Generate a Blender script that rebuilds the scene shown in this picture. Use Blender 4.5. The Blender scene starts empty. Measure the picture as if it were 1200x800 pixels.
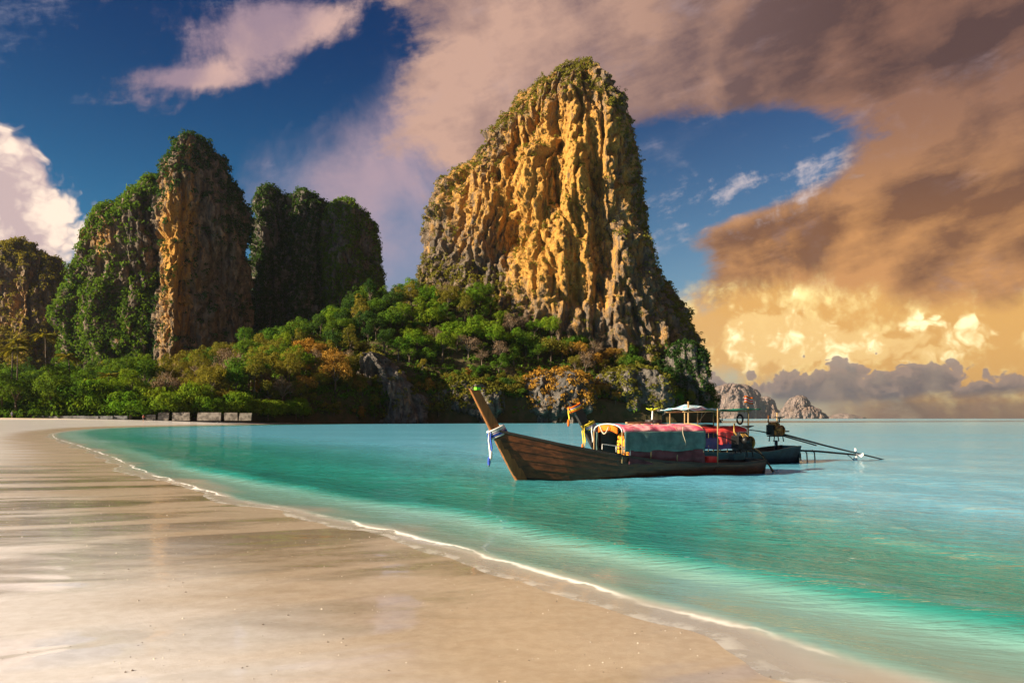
import bpy, math, random
import numpy as np
from mathutils import Vector, Matrix
random.seed(7); rng = np.random.default_rng(7)
R = math.radians
SC = bpy.context.scene
COL = SC.collection

# ------------------------------------------------------------------ camera
F = 900.0; HOR = 490.0; CAMH = 1.7          # focal length and horizon in photograph pixels, eye height in metres
cam_d = bpy.data.cameras.new('camera'); cam = bpy.data.objects.new('camera', cam_d); COL.objects.link(cam)
cam.location = (0, 0, CAMH); cam.rotation_euler = (R(90), 0, 0)
cam_d.sensor_width = 36; cam_d.lens = 36 * F / 1200
cam_d.shift_y = (HOR - 400) / 1200
cam_d.clip_start = 0.1; cam_d.clip_end = 30000
SC.camera = cam

# ------------------------------------------------------------------ exposure
SC.view_settings.view_transform = 'Standard'; SC.view_settings.look = 'None'
SC.view_settings.exposure = 1.45; SC.view_settings.gamma = 1.0
SC.render.engine = 'CYCLES'
cy = SC.cycles
cy.use_denoising = True
cy.max_bounces = 7; cy.diffuse_bounces = 3; cy.glossy_bounces = 4; cy.transmission_bounces = 4
cy.transparent_max_bounces = 12; cy.volume_bounces = 0
cy.caustics_reflective = False; cy.caustics_refractive = False
cy.sample_clamp_indirect = 6

# ------------------------------------------------------------------ sun
SUN_EL = R(20); SUN_AZ = R(22)               # azimuth: 0 = from the left, positive = swung behind the camera
to_sun = Vector((-math.cos(SUN_EL) * math.cos(SUN_AZ), -math.cos(SUN_EL) * math.sin(SUN_AZ), math.sin(SUN_EL)))
sd = bpy.data.lights.new('sun', 'SUN'); sun = bpy.data.objects.new('sun', sd); COL.objects.link(sun)
sd.energy = 5.0; sd.angle = R(0.6); sd.color = (1.0, 0.82, 0.57)
sun.rotation_euler = to_sun.to_track_quat('Z', 'Y').to_euler()

# ------------------------------------------------------------------ node helpers
class G:
    """small shorthand for node trees: every call returns an output socket"""
    def __init__(s, tree): s.t = tree; s.n = tree.nodes; s.l = tree.links
    def node(s, kind, **kw):
        n = s.n.new(kind)
        for k, v in kw.items(): setattr(n, k, v)
        return n
    def put(s, sock, v):
        if v is None: return
        if isinstance(v, bpy.types.NodeSocket): s.l.new(v, sock)
        else:
            if sock.type == 'RGBA' and len(v) == 3: v = (*v, 1)
            sock.default_value = v
    def m(s, op, a, b=None, c=None, clamp=False):
        n = s.node('ShaderNodeMath', operation=op, use_clamp=clamp)
        for i, v in enumerate((a, b, c)): s.put(n.inputs[i], v)
        return n.outputs[0]
    def add(s, a, b): return s.m('ADD', a, b)
    def sub(s, a, b): return s.m('SUBTRACT', a, b)
    def mul(s, a, b): return s.m('MULTIPLY', a, b)
    def v(s, op, a, b=None, scale=None):
        n = s.node('ShaderNodeVectorMath', operation=op)
        s.put(n.inputs[0], a); s.put(n.inputs[1], b)
        if scale is not None: s.put(n.inputs['Scale'], scale)
        return n.outputs['Value'] if op in ('DOT_PRODUCT', 'LENGTH') else n.outputs[0]
    def noise(s, vec, scale, detail=4, rough=0.5, dist=0.0, lac=2.0, kind='FBM', col=False):
        n = s.node('ShaderNodeTexNoise', noise_type=kind)
        s.put(n.inputs['Vector'], vec); s.put(n.inputs['Scale'], scale); s.put(n.inputs['Detail'], detail)
        s.put(n.inputs['Roughness'], rough); s.put(n.inputs['Distortion'], dist); s.put(n.inputs['Lacunarity'], lac)
        return n.outputs['Color' if col else 'Fac']
    def voro(s, vec, scale, detail=0, rough=0.5, feature='F1', rand=1.0):
        n = s.node('ShaderNodeTexVoronoi', feature=feature)
        s.put(n.inputs['Vector'], vec); s.put(n.inputs['Scale'], scale); s.put(n.inputs['Randomness'], rand)
        if 'Detail' in n.inputs: s.put(n.inputs['Detail'], detail); s.put(n.inputs['Roughness'], rough)
        return n.outputs['Distance']
    def smooth(s, x, a, b, o0=0.0, o1=1.0):
        n = s.node('ShaderNodeMapRange', interpolation_type='SMOOTHSTEP')
        for i, v in enumerate((x, a, b, o0, o1)): s.put(n.inputs[i], v)
        return n.outputs[0]
    def lin(s, x, a, b, o0=0.0, o1=1.0):
        n = s.node('ShaderNodeMapRange')
        for i, v in enumerate((x, a, b, o0, o1)): s.put(n.inputs[i], v)
        return n.outputs[0]
    def mix(s, f, a, b, blend='MIX'):
        n = s.node('ShaderNodeMix', data_type='RGBA', blend_type=blend)
        s.put(n.inputs[0], f); s.put(n.inputs[6], a); s.put(n.inputs[7], b)
        return n.outputs[2]
    def scale(s, vec, sv): return s.v('MULTIPLY', vec, sv)
    def comb(s, x, y, z):
        n = s.node('ShaderNodeCombineXYZ')
        for i, v in enumerate((x, y, z)): s.put(n.inputs[i], v)
        return n.outputs[0]
    def sep(s, vec):
        n = s.node('ShaderNodeSeparateXYZ'); s.put(n.inputs[0], vec); return n.outputs
    def bump(s, h, strength, dist=1.0, normal=None):
        n = s.node('ShaderNodeBump'); s.put(n.inputs['Height'], h); s.put(n.inputs['Strength'], strength)
        s.put(n.inputs['Distance'], dist)
        if normal is not None: s.put(n.inputs['Normal'], normal)
        return n.outputs[0]
    def attr(s, name, out='Fac'):
        n = s.node('ShaderNodeAttribute', attribute_name=name); return n.outputs[out]
    def pos(s): return s.node('ShaderNodeNewGeometry').outputs['Position']

# ------------------------------------------------------------------ world: Nishita sky with evening clouds
def wn2(g, d): return g.noise(d, 15, 3, 0.62, col=True)
def build_world():
    w = bpy.data.worlds.new('World'); SC.world = w; w.use_nodes = True
    g = G(w.node_tree); g.n.clear()
    out = g.node('ShaderNodeOutputWorld'); bg = g.node('ShaderNodeBackground')
    bg.inputs['Strength'].default_value = 0.1
    g.l.new(bg.outputs[0], out.inputs[0])
    sky = g.node('ShaderNodeTexSky', sky_type='NISHITA', sun_disc=False)
    sky.sun_elevation = SUN_EL
    sky.sun_rotation = math.atan2(to_sun.x, to_sun.y)
    sky.air_density = 1.0; sky.dust_density = 0.6; sky.ozone_density = 2.5
    d = g.node('ShaderNodeTexCoord').outputs['Generated']
    sx, sy, sz = g.sep(d)
    K = 4.1                                    # background strength 0.1 and exposure 1.45: colours below are display radiances
    def colr(r, gg, b, k=1.0): return (r * K * k, gg * K * k, b * K * k, 1)
    el = g.m('ARCSINE', sz)                    # radians
    # deep polarised blue: the Nishita colour, filtered
    sd_ = g.v('DOT_PRODUCT', d, tuple(to_sun))
    pol = g.m('POWER', g.m('ABSOLUTE', sd_), 4.0)   # added fill: sky brightened towards and away from the sun, in a polariser's pattern
    base = g.mix(1.0, sky.outputs[0], g.mix(g.smooth(el, -0.02, 0.50), (0.03, 0.52, 0.66, 1), (0.0, 0.125, 0.290, 1)), 'MULTIPLY')
    base = g.mix(g.mul(pol, g.smooth(el, -0.1, 0.25)), g.mix(1.0, base, (.6, .6, .6, 1), 'MULTIPLY'), g.mix(1.0, sky.outputs[0], (.20, .42, .52, 1), 'MULTIPLY'))
    # noise domains (world directions)
    wn = g.noise(d, 3.0, 2, 0.5, col=True)
    dw = g.v('ADD', d, g.v('SCALE', g.v('SUBTRACT', wn, (0.5, 0.5, 0.5)), scale=0.16))
    n1 = g.noise(dw, 5.0, 8, 0.63)
    n1a = g.noise(dw, 5.0, 2, 0.58)
    n1s = g.noise(g.v('ADD', dw, (-0.035, -0.01, 0.022)), 5.0, 2, 0.58)      # towards the sun: shading by density difference
    dif = g.add(g.sub(n1s, n1a), g.mul(g.sub(n1a, n1), 0.6))
    n2 = g.noise(dw, 18.0, 6, 0.66)
    # long streaks drawn out along the wind, down to the left
    streak = g.noise(g.comb(g.add(g.mul(sx, 1.0), g.mul(sz, .55)), sy, g.add(g.mul(sz, 3.6), g.mul(sx, -1.1))), 4.2, 8, 0.66)
    puff = g.voro(g.v('ADD', d, g.v('SCALE', g.v('SUBTRACT', wn2(g, d), (0.5, 0.5, 0.5)), scale=0.085)), 19.0, 3, 0.6, 'F1')
    puff = g.sub(g.mul(puff, 0.66), 0.16)
    def axes(px, py, rot=0.0):
        c = Vector(((px - 600) / F, 1, (HOR - py) / F)).normalized()
        e1 = Vector((c.y, -c.x, 0)).normalized(); e2 = e1.cross(c).normalized()
        if e2.z < 0: e2 = -e2
        ca, sa = math.cos(rot), math.sin(rot)
        return c, e1 * ca + e2 * sa, e2 * ca - e1 * sa
    def blob(px, py, a, b, rot=0.0, vec=None):
        """soft elongated patch of sky round a direction; a, b in photograph pixels"""
        vec = vec or d
        c, e1, e2 = axes(px, py, R(rot))
        u = g.mul(g.v('DOT_PRODUCT', vec, tuple(e1)), F / a); v = g.mul(g.v('DOT_PRODUCT', vec, tuple(e2)), F / b)
        q = g.m('EXPONENT', g.mul(g.add(g.mul(u, u), g.mul(v, v)), -1.0))
        return g.mul(q, g.m('GREATER_THAN', g.v('DOT_PRODUCT', vec, tuple(c)), 0.0))
    def total(*xs):
        r = xs[0]
        for x in xs[1:]: r = g.add(r, x)
        return r
    def clamp(x): return g.m('MINIMUM', g.m('MAXIMUM', x, 0.0), 1.0)
    col = base
    # warm, pale air low over the horizon (stronger where the evening light is)
    hz = g.m('EXPONENT', g.mul(g.m('MAXIMUM', el, 0.0), -9.0))
    col = g.mix(g.mul(hz, g.smooth(sx, -0.3, 0.25, 0.45, 0.85)), col, g.mix(g.smooth(sx, -0.3, 0.35), colr(0.40, 0.46, 0.55), colr(0.86, 0.60, 0.34)))
    # high thin wisps, all over the sky
    wis = g.smooth(g.add(streak, g.mul(g.sub(n2, 0.5), 0.45)), 0.60, 0.86)
    col = g.mix(g.mul(wis, 0.50), col, colr(0.55, 0.50, 0.58))
    # the pink cloud over the upper left
    m = total(blob(300, 60, 120, 30, 27), g.mul(blob(345, 22, 75, 24, 12), 0.8), g.mul(blob(225, 92, 55, 9, 8), .8))
    f = g.smooth(g.add(m, total(g.mul(g.sub(n1, 0.5), 2.2), g.mul(g.sub(n2, .5), 1.6), g.mul(g.sub(streak, .5), 1.5))), 0.40, 1.25)
    shade = g.smooth(dif, -0.12, 0.10)
    col = g.mix(g.mul(f, 0.9), col, g.mix(shade, colr(0.72, 0.46, 0.38), colr(0.36, 0.25, 0.30)))
    # mauve veil in the middle and towards the tall rock
    m = total(g.mul(blob(360, 215, 80, 60, 0), 0.6), g.mul(blob(480, 180, 80, 110, 20), .75), g.mul(blob(450, 330, 130, 70, 0), .65))
    f = g.smooth(g.add(m, g.add(g.mul(g.sub(n1, 0.5), 1.5), g.mul(g.sub(n2, .5), .5))), 0.2, 1.0)
    col = g.mix(g.mul(f, 0.75), col, g.mix(shade, colr(0.54, 0.37, 0.40), colr(0.33, 0.30, 0.40)))
    # the great evening deck that fills the right and runs on overhead and behind
    over = g.mul(g.smooth(sz, 0.52, 0.80), -0.55)            # breaking up into separate clouds overhead
    tilt = total(g.mul(sx, 1.15), g.mul(sz, 1.0), -0.30)
    hole = total(g.mul(blob(850, 180, 140, 60, 4), 1.35), g.mul(blob(790, 265, 85, 70, 0), .85), g.mul(blob(765, 335, 55, 60), .5), g.mul(blob(950, 205, 60, 40, 20), .5))
    core = total(g.mul(blob(1010, 300, 190, 55, -4), 1.0), g.mul(blob(590, 105, 120, 80, 35), .95), g.mul(blob(850, 275, 80, 20, 3), .55), g.mul(blob(1130, 250, 150, 90), .6), g.mul(blob(900, 60, 300, 70), .45))
    dens = total(g.mul(g.m('MINIMUM', g.m('MAXIMUM', tilt, -0.45), 0.45), 1.9), core, g.mul(hole, -1.0), g.mul(g.sub(n1, 0.5), 1.3), g.mul(g.sub(streak, 0.5), 1.6), g.mul(g.sub(n2, .5), .75), over, 0.13)
    f = g.smooth(dens, 0.14, 0.66)
    thick = g.smooth(dens, 0.5, 1.6)
    warm = clamp(total(blob(1000, 305, 330, 80, -4), g.mul(blob(1230, 300, 200, 120), .5)))
    c_lit = g.mix(warm, g.mix(g.smooth(sx, -0.05, 0.42), colr(0.60, 0.37, 0.28), colr(0.27, 0.135, 0.090)), colr(0.64, 0.30, 0.10))
    c_dark = g.mix(warm, g.mix(g.smooth(sx, -0.05, 0.42), colr(0.30, 0.19, 0.18), colr(0.105, 0.058, 0.050)), colr(0.23, 0.10, 0.042))
    sh2 = clamp(total(g.smooth(dif, -0.11, 0.11), g.mul(g.sub(streak, .5), 2.6), g.mul(g.sub(n2, .5), 1.1), g.mul(g.sub(thick, .5), 0.3)))
    c_deck = g.mix(sh2, c_lit, c_dark)
    c_deck = g.mix(g.mul(g.smooth(n2, 0.45, 0.75), g.mul(g.smooth(streak, .50, .36), 0.30)), c_deck, colr(0.46, 0.36, 0.40))
    col = g.mix(g.mul(f, 0.96), col, c_deck)
    ws_ = g.mul(g.smooth(g.add(g.mul(streak, .7), g.mul(n2, .5)), .60, .74), clamp(g.mul(total(blob(850, 240, 120, 45, 10), blob(900, 215, 90, 30, 10)), 1.0)))
    col = g.mix(g.mul(ws_, .75), col, colr(.66, .56, .56))
    # yellow evening light and towering cumulus low on the right
    glow = total(g.mul(blob(1040, 400, 310, 56, 0), 1.15), g.mul(blob(880, 380, 95, 50), .55), g.mul(blob(1230, 420, 130, 45), .4))
    f = g.smooth(g.add(glow, total(g.mul(g.sub(n1, 0.5), 1.7), g.mul(g.sub(n2, .5), 1.0), g.mul(g.sub(streak, .5), .8))), 0.24, 0.90)
    f = g.mul(f, g.smooth(glow, .04, .22))
    yl = g.mix(g.smooth(total(n2, g.mul(g.sub(n1, .5), .7), g.mul(g.sub(.40, puff), .55)), 0.30, 0.72), colr(0.80, 0.44, 0.13), colr(1.25, 1.00, 0.42))
    col = g.mix(g.mul(f, .93), col, yl)
    cum = total(g.mul(blob(885, 392, 62, 46), 1.0), g.mul(blob(965, 402, 60, 26), .75), g.mul(blob(1125, 390, 70, 28), .65), g.mul(blob(1040, 415, 60, 20), .5))
    fc = g.smooth(g.add(cum, g.mul(g.sub(0.42, puff), 1.0)), 0.34, 0.60)
    yc = g.mix(g.smooth(g.add(puff, g.mul(g.sub(n2, .5), 1.0)), 0.18, 0.56), colr(1.45, 1.25, 0.70), colr(0.95, 0.62, 0.24))
    col = g.mix(g.mul(fc, .9), col, yc)
    # white cumulus on the far left
    cl = total(-0.14, g.mul(blob(-30, 270, 92, 75, 0), 1.15), g.mul(blob(2, 195, 42, 40), .75), g.mul(blob(-170, 280, 140, 100), 1.0))
    fc = g.smooth(g.add(cl, g.add(g.mul(g.sub(0.40, puff), 0.85), g.mul(g.sub(n2, .5), .35))), 0.32, 0.72)
    yc = g.mix(g.smooth(g.add(puff, total(g.mul(g.sub(n1, .5), 1.3), g.mul(g.sub(n2, .5), .5))), 0.15, 0.62), colr(1.10, 0.86, 0.68), colr(0.60, 0.44, 0.42))
    col = g.mix(g.mul(fc, .95), col, yc)
    # grey cumulus bank just above the sea
    eb = g.mul(g.m('TANGENT', el), F)          # elevation in photograph pixels
    top = total(46.0, g.mul(g.sub(0.42, puff), 60.0), g.mul(g.sub(n1, .5), 80.0), g.mul(g.smooth(sx, 0.05, .42), 16.0))
    top = g.m('MINIMUM', top, g.add(72.0, g.mul(g.sub(n1a, .5), 30.0)))
    low = total(20.0, g.mul(g.sub(streak, .5), 40.0))
    fb = g.mul(g.smooth(g.sub(top, eb), 0.0, 5.0), g.smooth(g.sub(eb, low), -6.0, 8.0))
    rim = g.smooth(g.sub(top, eb), 4.0, 26.0)
    rb = g.mix(rim, colr(0.36, 0.26, 0.22), g.mix(g.smooth(g.add(n2, g.mul(g.sub(puff, .4), -.4)), .38, .66), colr(0.145, 0.130, 0.150), colr(0.26, 0.20, 0.19)))
    rb = g.mix(g.mul(g.smooth(n1, .55, .66), .6), rb, colr(.62, .40, .24))
    col = g.mix(g.mul(fb, .93), col, rb)
    g.l.new(col, bg.inputs['Color'])
    w.cycles.sampling_method = 'MANUAL'; w.cycles.sample_map_resolution = 512
build_world()

# ------------------------------------------------------------------ numpy helpers
_perm = np.random.default_rng(3).permutation(256); _perm = np.concatenate([_perm, _perm, _perm]).astype(np.int32)
_gr = np.random.default_rng(4).normal(size=(256, 3)); _gr /= np.linalg.norm(_gr, axis=1, keepdims=True)
def pn(x, y, z=0.0):
    x, y, z = np.broadcast_arrays(np.asarray(x, float), np.asarray(y, float), np.asarray(z, float))
    xi, yi, zi = np.floor(x), np.floor(y), np.floor(z)
    xf, yf, zf = x - xi, y - yi, z - zi
    xi, yi, zi = (xi.astype(np.int64) & 255), (yi.astype(np.int64) & 255), (zi.astype(np.int64) & 255)
    u, v, w = [t * t * t * (t * (t * 6 - 15) + 10) for t in (xf, yf, zf)]
    r = 0
    for dx in (0, 1):
        a = _perm[xi + dx]
        for dy in (0, 1):
            b = _perm[a + ((yi + dy) & 255)]
            for dz in (0, 1):
                gq = _gr[_perm[b + ((zi + dz) & 255)]]
                dot = gq[..., 0] * (xf - dx) + gq[..., 1] * (yf - dy) + gq[..., 2] * (zf - dz)
                r = r + dot * (u if dx else 1 - u) * (v if dy else 1 - v) * (w if dz else 1 - w)
    return r * 1.6
def fbm(x, y, z=0.0, o=4, g=0.5, l=2.03):
    r, a = 0, 1.0
    for i in range(o):
        r = r + a * pn(np.asarray(x) * l**i + 17.3 * i, np.asarray(y) * l**i - 9.1 * i, np.asarray(z) * l**i + 3.7 * i); a *= g
    return r
def ridged(x, y, z=0.0): return 1 - 2 * np.abs(pn(x, y, z))
def sstep(a, b, x): t = np.clip((x - a) / (b - a), 0, 1); return t * t * (3 - 2 * t)
def proj(P):
    P = np.asarray(P); y = np.maximum(P[..., 1], 0.1)
    return 600 + F * P[..., 0] / y, HOR - F * (P[..., 2] - CAMH) / y

# ------------------------------------------------------------------ object helpers
def mesh_np(name, V, Q, mat=None, smooth=False, attrs=None):
    V = np.asarray(V, np.float32).reshape(-1, 3); Q = np.asarray(Q, np.int32); k = Q.shape[1]
    me = bpy.data.meshes.new(name); me.vertices.add(len(V)); me.vertices.foreach_set('co', V.ravel())
    me.loops.add(Q.size); me.loops.foreach_set('vertex_index', Q.ravel())
    me.polygons.add(len(Q)); me.polygons.foreach_set('loop_start', np.arange(0, Q.size, k, dtype=np.int32))
    if smooth: me.polygons.foreach_set('use_smooth', np.ones(len(Q), bool))
    if attrs:
        for an, av in attrs.items():
            a = me.attributes.new(an, 'FLOAT', 'POINT'); a.data.foreach_set('value', np.asarray(av, np.float32).ravel())
    me.update(); me.validate()
    if mat: me.materials.append(mat)
    return me
def obj(name, me, parent=None):
    o = bpy.data.objects.new(name, me); COL.objects.link(o)
    if parent is not None: o.parent = parent
    return o
def tag(o, label=None, cat=None, group=None, kind=None):
    if label: o['label'] = label
    if cat: o['category'] = cat
    if group: o['group'] = group
    if kind: o['kind'] = kind
    return o
def empty(name, loc=(0, 0, 0), rz=0.0):
    o = bpy.data.objects.new(name, None); COL.objects.link(o); o.location = loc; o.rotation_euler = (0, 0, rz)
    o.empty_display_size = 0.3
    return o
def copy_tree(o, parent=None):
    c = o.copy(); COL.objects.link(c); c.parent = parent
    for ch in o.children: copy_tree(ch, c)
    return c
class MB:
    """collects shapes into one mesh"""
    def __init__(s): s.v = []; s.f = []
    def add(s, vs, fs):
        k = len(s.v); s.v += [tuple(p) for p in vs]; s.f += [[i + k for i in q] for q in fs]; return s
    def box(s, c, sz, rot=None, taper=1.0, bev=0.0):
        hx, hy, hz = [q / 2 for q in sz]
        vs = []
        for zz in (-1, 1):
            t = taper if zz > 0 else 1.0
            b = min(bev, hx * .6, hy * .6)
            if bev: ring = [(-hx + b, -hy), (hx - b, -hy), (hx, -hy + b), (hx, hy - b), (hx - b, hy), (-hx + b, hy), (-hx, hy - b), (-hx, -hy + b)]
            else: ring = [(-hx, -hy), (hx, -hy), (hx, hy), (-hx, hy)]
            vs += [Vector((x * t, y * t, hz * zz)) for x, y in ring]
        n = len(vs) // 2
        fs = [list(range(n - 1, -1, -1)), list(range(n, 2 * n))] + [[i, (i + 1) % n, n + (i + 1) % n, n + i] for i in range(n)]
        M = Matrix.Rotation(0, 3, 'X') if rot is None else rot
        return s.add([M @ p + Vector(c) for p in vs], fs)
    def tube(s, pts, rad, n=8, flat=1.0):
        pts = [Vector(p) for p in pts]
        if not hasattr(rad, '__len__'): rad = [rad] * len(pts)
        vs, fs = [], []
        up = Vector((0, 0, 1))
        for i, p in enumerate(pts):
            t = (pts[min(i + 1, len(pts) - 1)] - pts[max(i - 1, 0)]).normalized()
            a = t.cross(up)
            if a.length < 1e-3: a = t.cross(Vector((0, 1, 0)))
            a.normalize(); b = a.cross(t).normalized()
            for k in range(n):
                an = 2 * math.pi * k / n
                vs.append(p + a * math.cos(an) * rad[i] + b * math.sin(an) * rad[i] * flat)
        for i in range(len(pts) - 1):
            for k in range(n):
                fs.append([i * n + k, i * n + (k + 1) % n, (i + 1) * n + (k + 1) % n, (i + 1) * n + k])
        fs.append(list(range(n - 1, -1, -1))); fs.append([(len(pts) - 1) * n + k for k in range(n)])
        return s.add(vs, fs)
    def ball(s, c, r, seg=10, rings=7, jit=0.0):
        vs, fs = [], []
        if not hasattr(r, '__len__'): r = (r, r, r)
        for i in range(rings + 1):
            th = math.pi * i / rings
            for k in range(seg):
                ph = 2 * math.pi * k / seg; q = 1 + random.uniform(-jit, jit)
                vs.append((c[0] + r[0] * q * math.sin(th) * math.cos(ph), c[1] + r[1] * q * math.sin(th) * math.sin(ph), c[2] + r[2] * q * math.cos(th)))
        for i in range(rings):
            for k in range(seg): fs.append([i * seg + k, (i + 1) * seg + k, (i + 1) * seg + (k + 1) % seg, i * seg + (k + 1) % seg])
        return s.add(vs, fs)
    def lathe(s, c, prof, n=14, M=None):
        vs, fs = [], []
        M = M or Matrix.Identity(3)
        for r, z in prof:
            for k in range(n):
                a = 2 * math.pi * k / n; vs.append(Vector(c) + M @ Vector((r * math.cos(a), r * math.sin(a), z)))
        for i in range(len(prof) - 1):
            for k in range(n): fs.append([i * n + k, i * n + (k + 1) % n, (i + 1) * n + (k + 1) % n, (i + 1) * n + k])
        return s.add(vs, fs)
    def grid(s, fn, nu, nv):
        vs = [fn(i / nu, j / nv) for i in range(nu + 1) for j in range(nv + 1)]
        fs = [[i * (nv + 1) + j, (i + 1) * (nv + 1) + j, (i + 1) * (nv + 1) + j + 1, i * (nv + 1) + j + 1] for i in range(nu) for j in range(nv)]
        return s.add(vs, fs)
    def mesh(s, name, mat, smooth=False):
        me = bpy.data.meshes.new(name); me.from_pydata(s.v, [], s.f); me.update()
        if smooth: me.polygons.foreach_set('use_smooth', np.ones(len(me.polygons), bool))
        me.materials.append(mat); return me
    def build(s, name, mat, parent=None, smooth=False, bevel=0.0, solid=0.0):
        o = obj(name, s.mesh(name, mat, smooth), parent)
        if solid: q = o.modifiers.new('thickness', 'SOLIDIFY'); q.thickness = solid; q.offset = 0
        if bevel: q = o.modifiers.new('bevel', 'BEVEL'); q.width = bevel; q.segments = 2; q.limit_method = 'ANGLE'
        return o

# ------------------------------------------------------------------ materials
def mat_new(name):
    m = bpy.data.materials.new(name); m.use_nodes = True; g = G(m.node_tree); g.n.clear()
    out = g.node('ShaderNodeOutputMaterial'); return m, g, out
def princ(g, out, color, rough=0.6, normal=None, spec=0.5, metal=0.0, ior=1.45):
    p = g.node('ShaderNodeBsdfPrincipled')
    g.put(p.inputs['Base Color'], color); g.put(p.inputs['Roughness'], rough); g.put(p.inputs['Metallic'], metal)
    g.put(p.inputs['Specular IOR Level'], spec); g.put(p.inputs['IOR'], ior)
    if normal is not None: g.put(p.inputs['Normal'], normal)
    g.l.new(p.outputs[0], out.inputs[0]); return p
def simple(name, c, rough=0.6, var=0.25, scale=6.0, metal=0.0, bumps=0.15, c2=None, spec=0.4):
    m, g, out = mat_new(name)
    tc = g.node('ShaderNodeTexCoord').outputs['Object']
    n = g.noise(tc, scale, 6, 0.6)
    c2 = c2 or tuple(x * (1 - var * 1.6) for x in c)
    col = g.mix(g.smooth(n, 0.35, 0.68), c, c2)
    princ(g, out, col, g.lin(n, .3, .7, rough * .85, min(1, rough * 1.15)), g.bump(g.noise(tc, scale * 4, 5, .6), bumps, 0.02), spec, metal)
    return m
def foliage(name, c1, c2, trans=0.42, hue=0.5):
    """c1..c2: range of leaf colours, varied by tree and in patches"""
    m, g, out = mat_new(name)
    oi = g.node('ShaderNodeObjectInfo').outputs['Random']
    p = g.pos()
    n = g.noise(p, 0.35, 3, 0.6)
    f = g.m('ADD', g.mul(oi, hue), g.mul(g.smooth(n, 0.3, 0.7), 1 - hue), clamp=True)
    col = g.mix(f, c1, c2)
    col = g.mix(g.smooth(g.noise(p, 2.2, 2, .5), .35, .75), col, g.mix(0.5, col, (0.0, 0.0, 0.0, 1)))
    df = g.node('ShaderNodeBsdfDiffuse'); g.put(df.inputs[0], col)
    tr = g.node('ShaderNodeBsdfTranslucent'); g.put(tr.inputs[0], g.mix(1.0, col, (1.25, 1.15, 0.5, 1), 'MULTIPLY'))
    mx = g.node('ShaderNodeMixShader'); mx.inputs[0].default_value = trans
    g.l.new(df.outputs[0], mx.inputs[1]); g.l.new(tr.outputs[0], mx.inputs[2]); g.l.new(mx.outputs[0], out.inputs[0])
    return m
def rock_mat(name, base=(0.23, 0.175, 0.13), ochre=(0.62, 0.345, 0.085), dark=(0.055, 0.052, 0.055), k=1.0):
    m, g, out = mat_new(name)
    p = g.scale(g.pos(), (k, k, k))
    st = g.scale(p, (1, 1, 0.22))
    big = g.noise(g.scale(p, (1, 1, 0.5)), 0.045, 4, 0.6)
    streak = g.noise(st, 0.42, 6, 0.66, 0.5)
    med = g.noise(p, 0.30, 6, 0.68)
    fine = g.noise(p, 1.7, 5, 0.7)
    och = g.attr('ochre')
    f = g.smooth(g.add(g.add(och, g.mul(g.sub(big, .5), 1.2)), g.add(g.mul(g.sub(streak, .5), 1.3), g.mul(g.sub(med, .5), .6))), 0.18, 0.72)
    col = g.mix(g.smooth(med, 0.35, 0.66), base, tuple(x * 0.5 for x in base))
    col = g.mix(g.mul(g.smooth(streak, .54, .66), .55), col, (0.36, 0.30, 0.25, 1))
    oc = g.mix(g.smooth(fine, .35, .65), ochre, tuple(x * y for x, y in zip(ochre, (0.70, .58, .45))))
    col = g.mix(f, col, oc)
    ds = g.smooth(g.add(g.noise(st, 0.75, 5, 0.62, 0.4), g.mul(g.sub(big, .5), -.5)), 0.53, 0.64)
    col = g.mix(g.mul(ds, 0.72), col, dark)
    h = g.add(g.mul(med, 1.2), g.add(g.mul(fine, .75), g.mul(streak, 1.6)))
    princ(g, out, col, 0.92, g.bump(h, 1.0, 1.3 / k), 0.2)
    return m
def wood_mat(name, c1, c2, rough=0.5, sc=(1.2, 14, 14), coat=0.0):
    m, g, out = mat_new(name)
    tc = g.node('ShaderNodeTexCoord').outputs['Object']
    n = g.noise(g.scale(tc, sc), 1.0, 8, 0.62, 0.5); n2 = g.noise(tc, 2.3, 5, .6)
    col = g.mix(g.smooth(n, .3, .7), c1, c2)
    col = g.mix(g.mul(g.smooth(n2, .5, .75), .6), col, tuple(x * .4 for x in c2))
    p = princ(g, out, col, g.lin(n2, .3, .7, rough * .75, rough * 1.2), g.bump(n, .35, .01), .45)
    return m
ROCK = rock_mat('limestone')
ROCKG = rock_mat('grey limestone', (0.20, 0.175, 0.155), (0.46, 0.29, 0.12))
ROCKFAR = rock_mat('far limestone', (0.36, 0.27, 0.24), (0.50, 0.31, 0.20), (.10, .09, .085), k=0.10)  # island rock paled, some of the haze put into its colour
LEAF_DARK = foliage('dark leaves', (0.027, 0.073, 0.020), (0.067, 0.122, 0.024))
LEAF_GREEN = foliage('green leaves', (0.053, 0.147, 0.017), (0.140, 0.210, 0.025))
LEAF_BRIGHT = foliage('bright leaves', (0.084, 0.224, 0.017), (0.224, 0.281, 0.025))
LEAF_OLIVE = foliage('olive leaves', (0.140, 0.154, 0.025), (0.274, 0.224, 0.037))
LEAF_DRY = foliage('dry golden leaves', (0.415, 0.207, 0.030), (0.305, 0.183, 0.043), .25)
LEAF_TWIG = foliage('bare twigs', (0.24, 0.155, 0.10), (0.17, 0.12, 0.07), .15)
BARK = simple('bark', (0.13, 0.095, 0.07), .9, .4, 3.0, bumps=.5)

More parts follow.
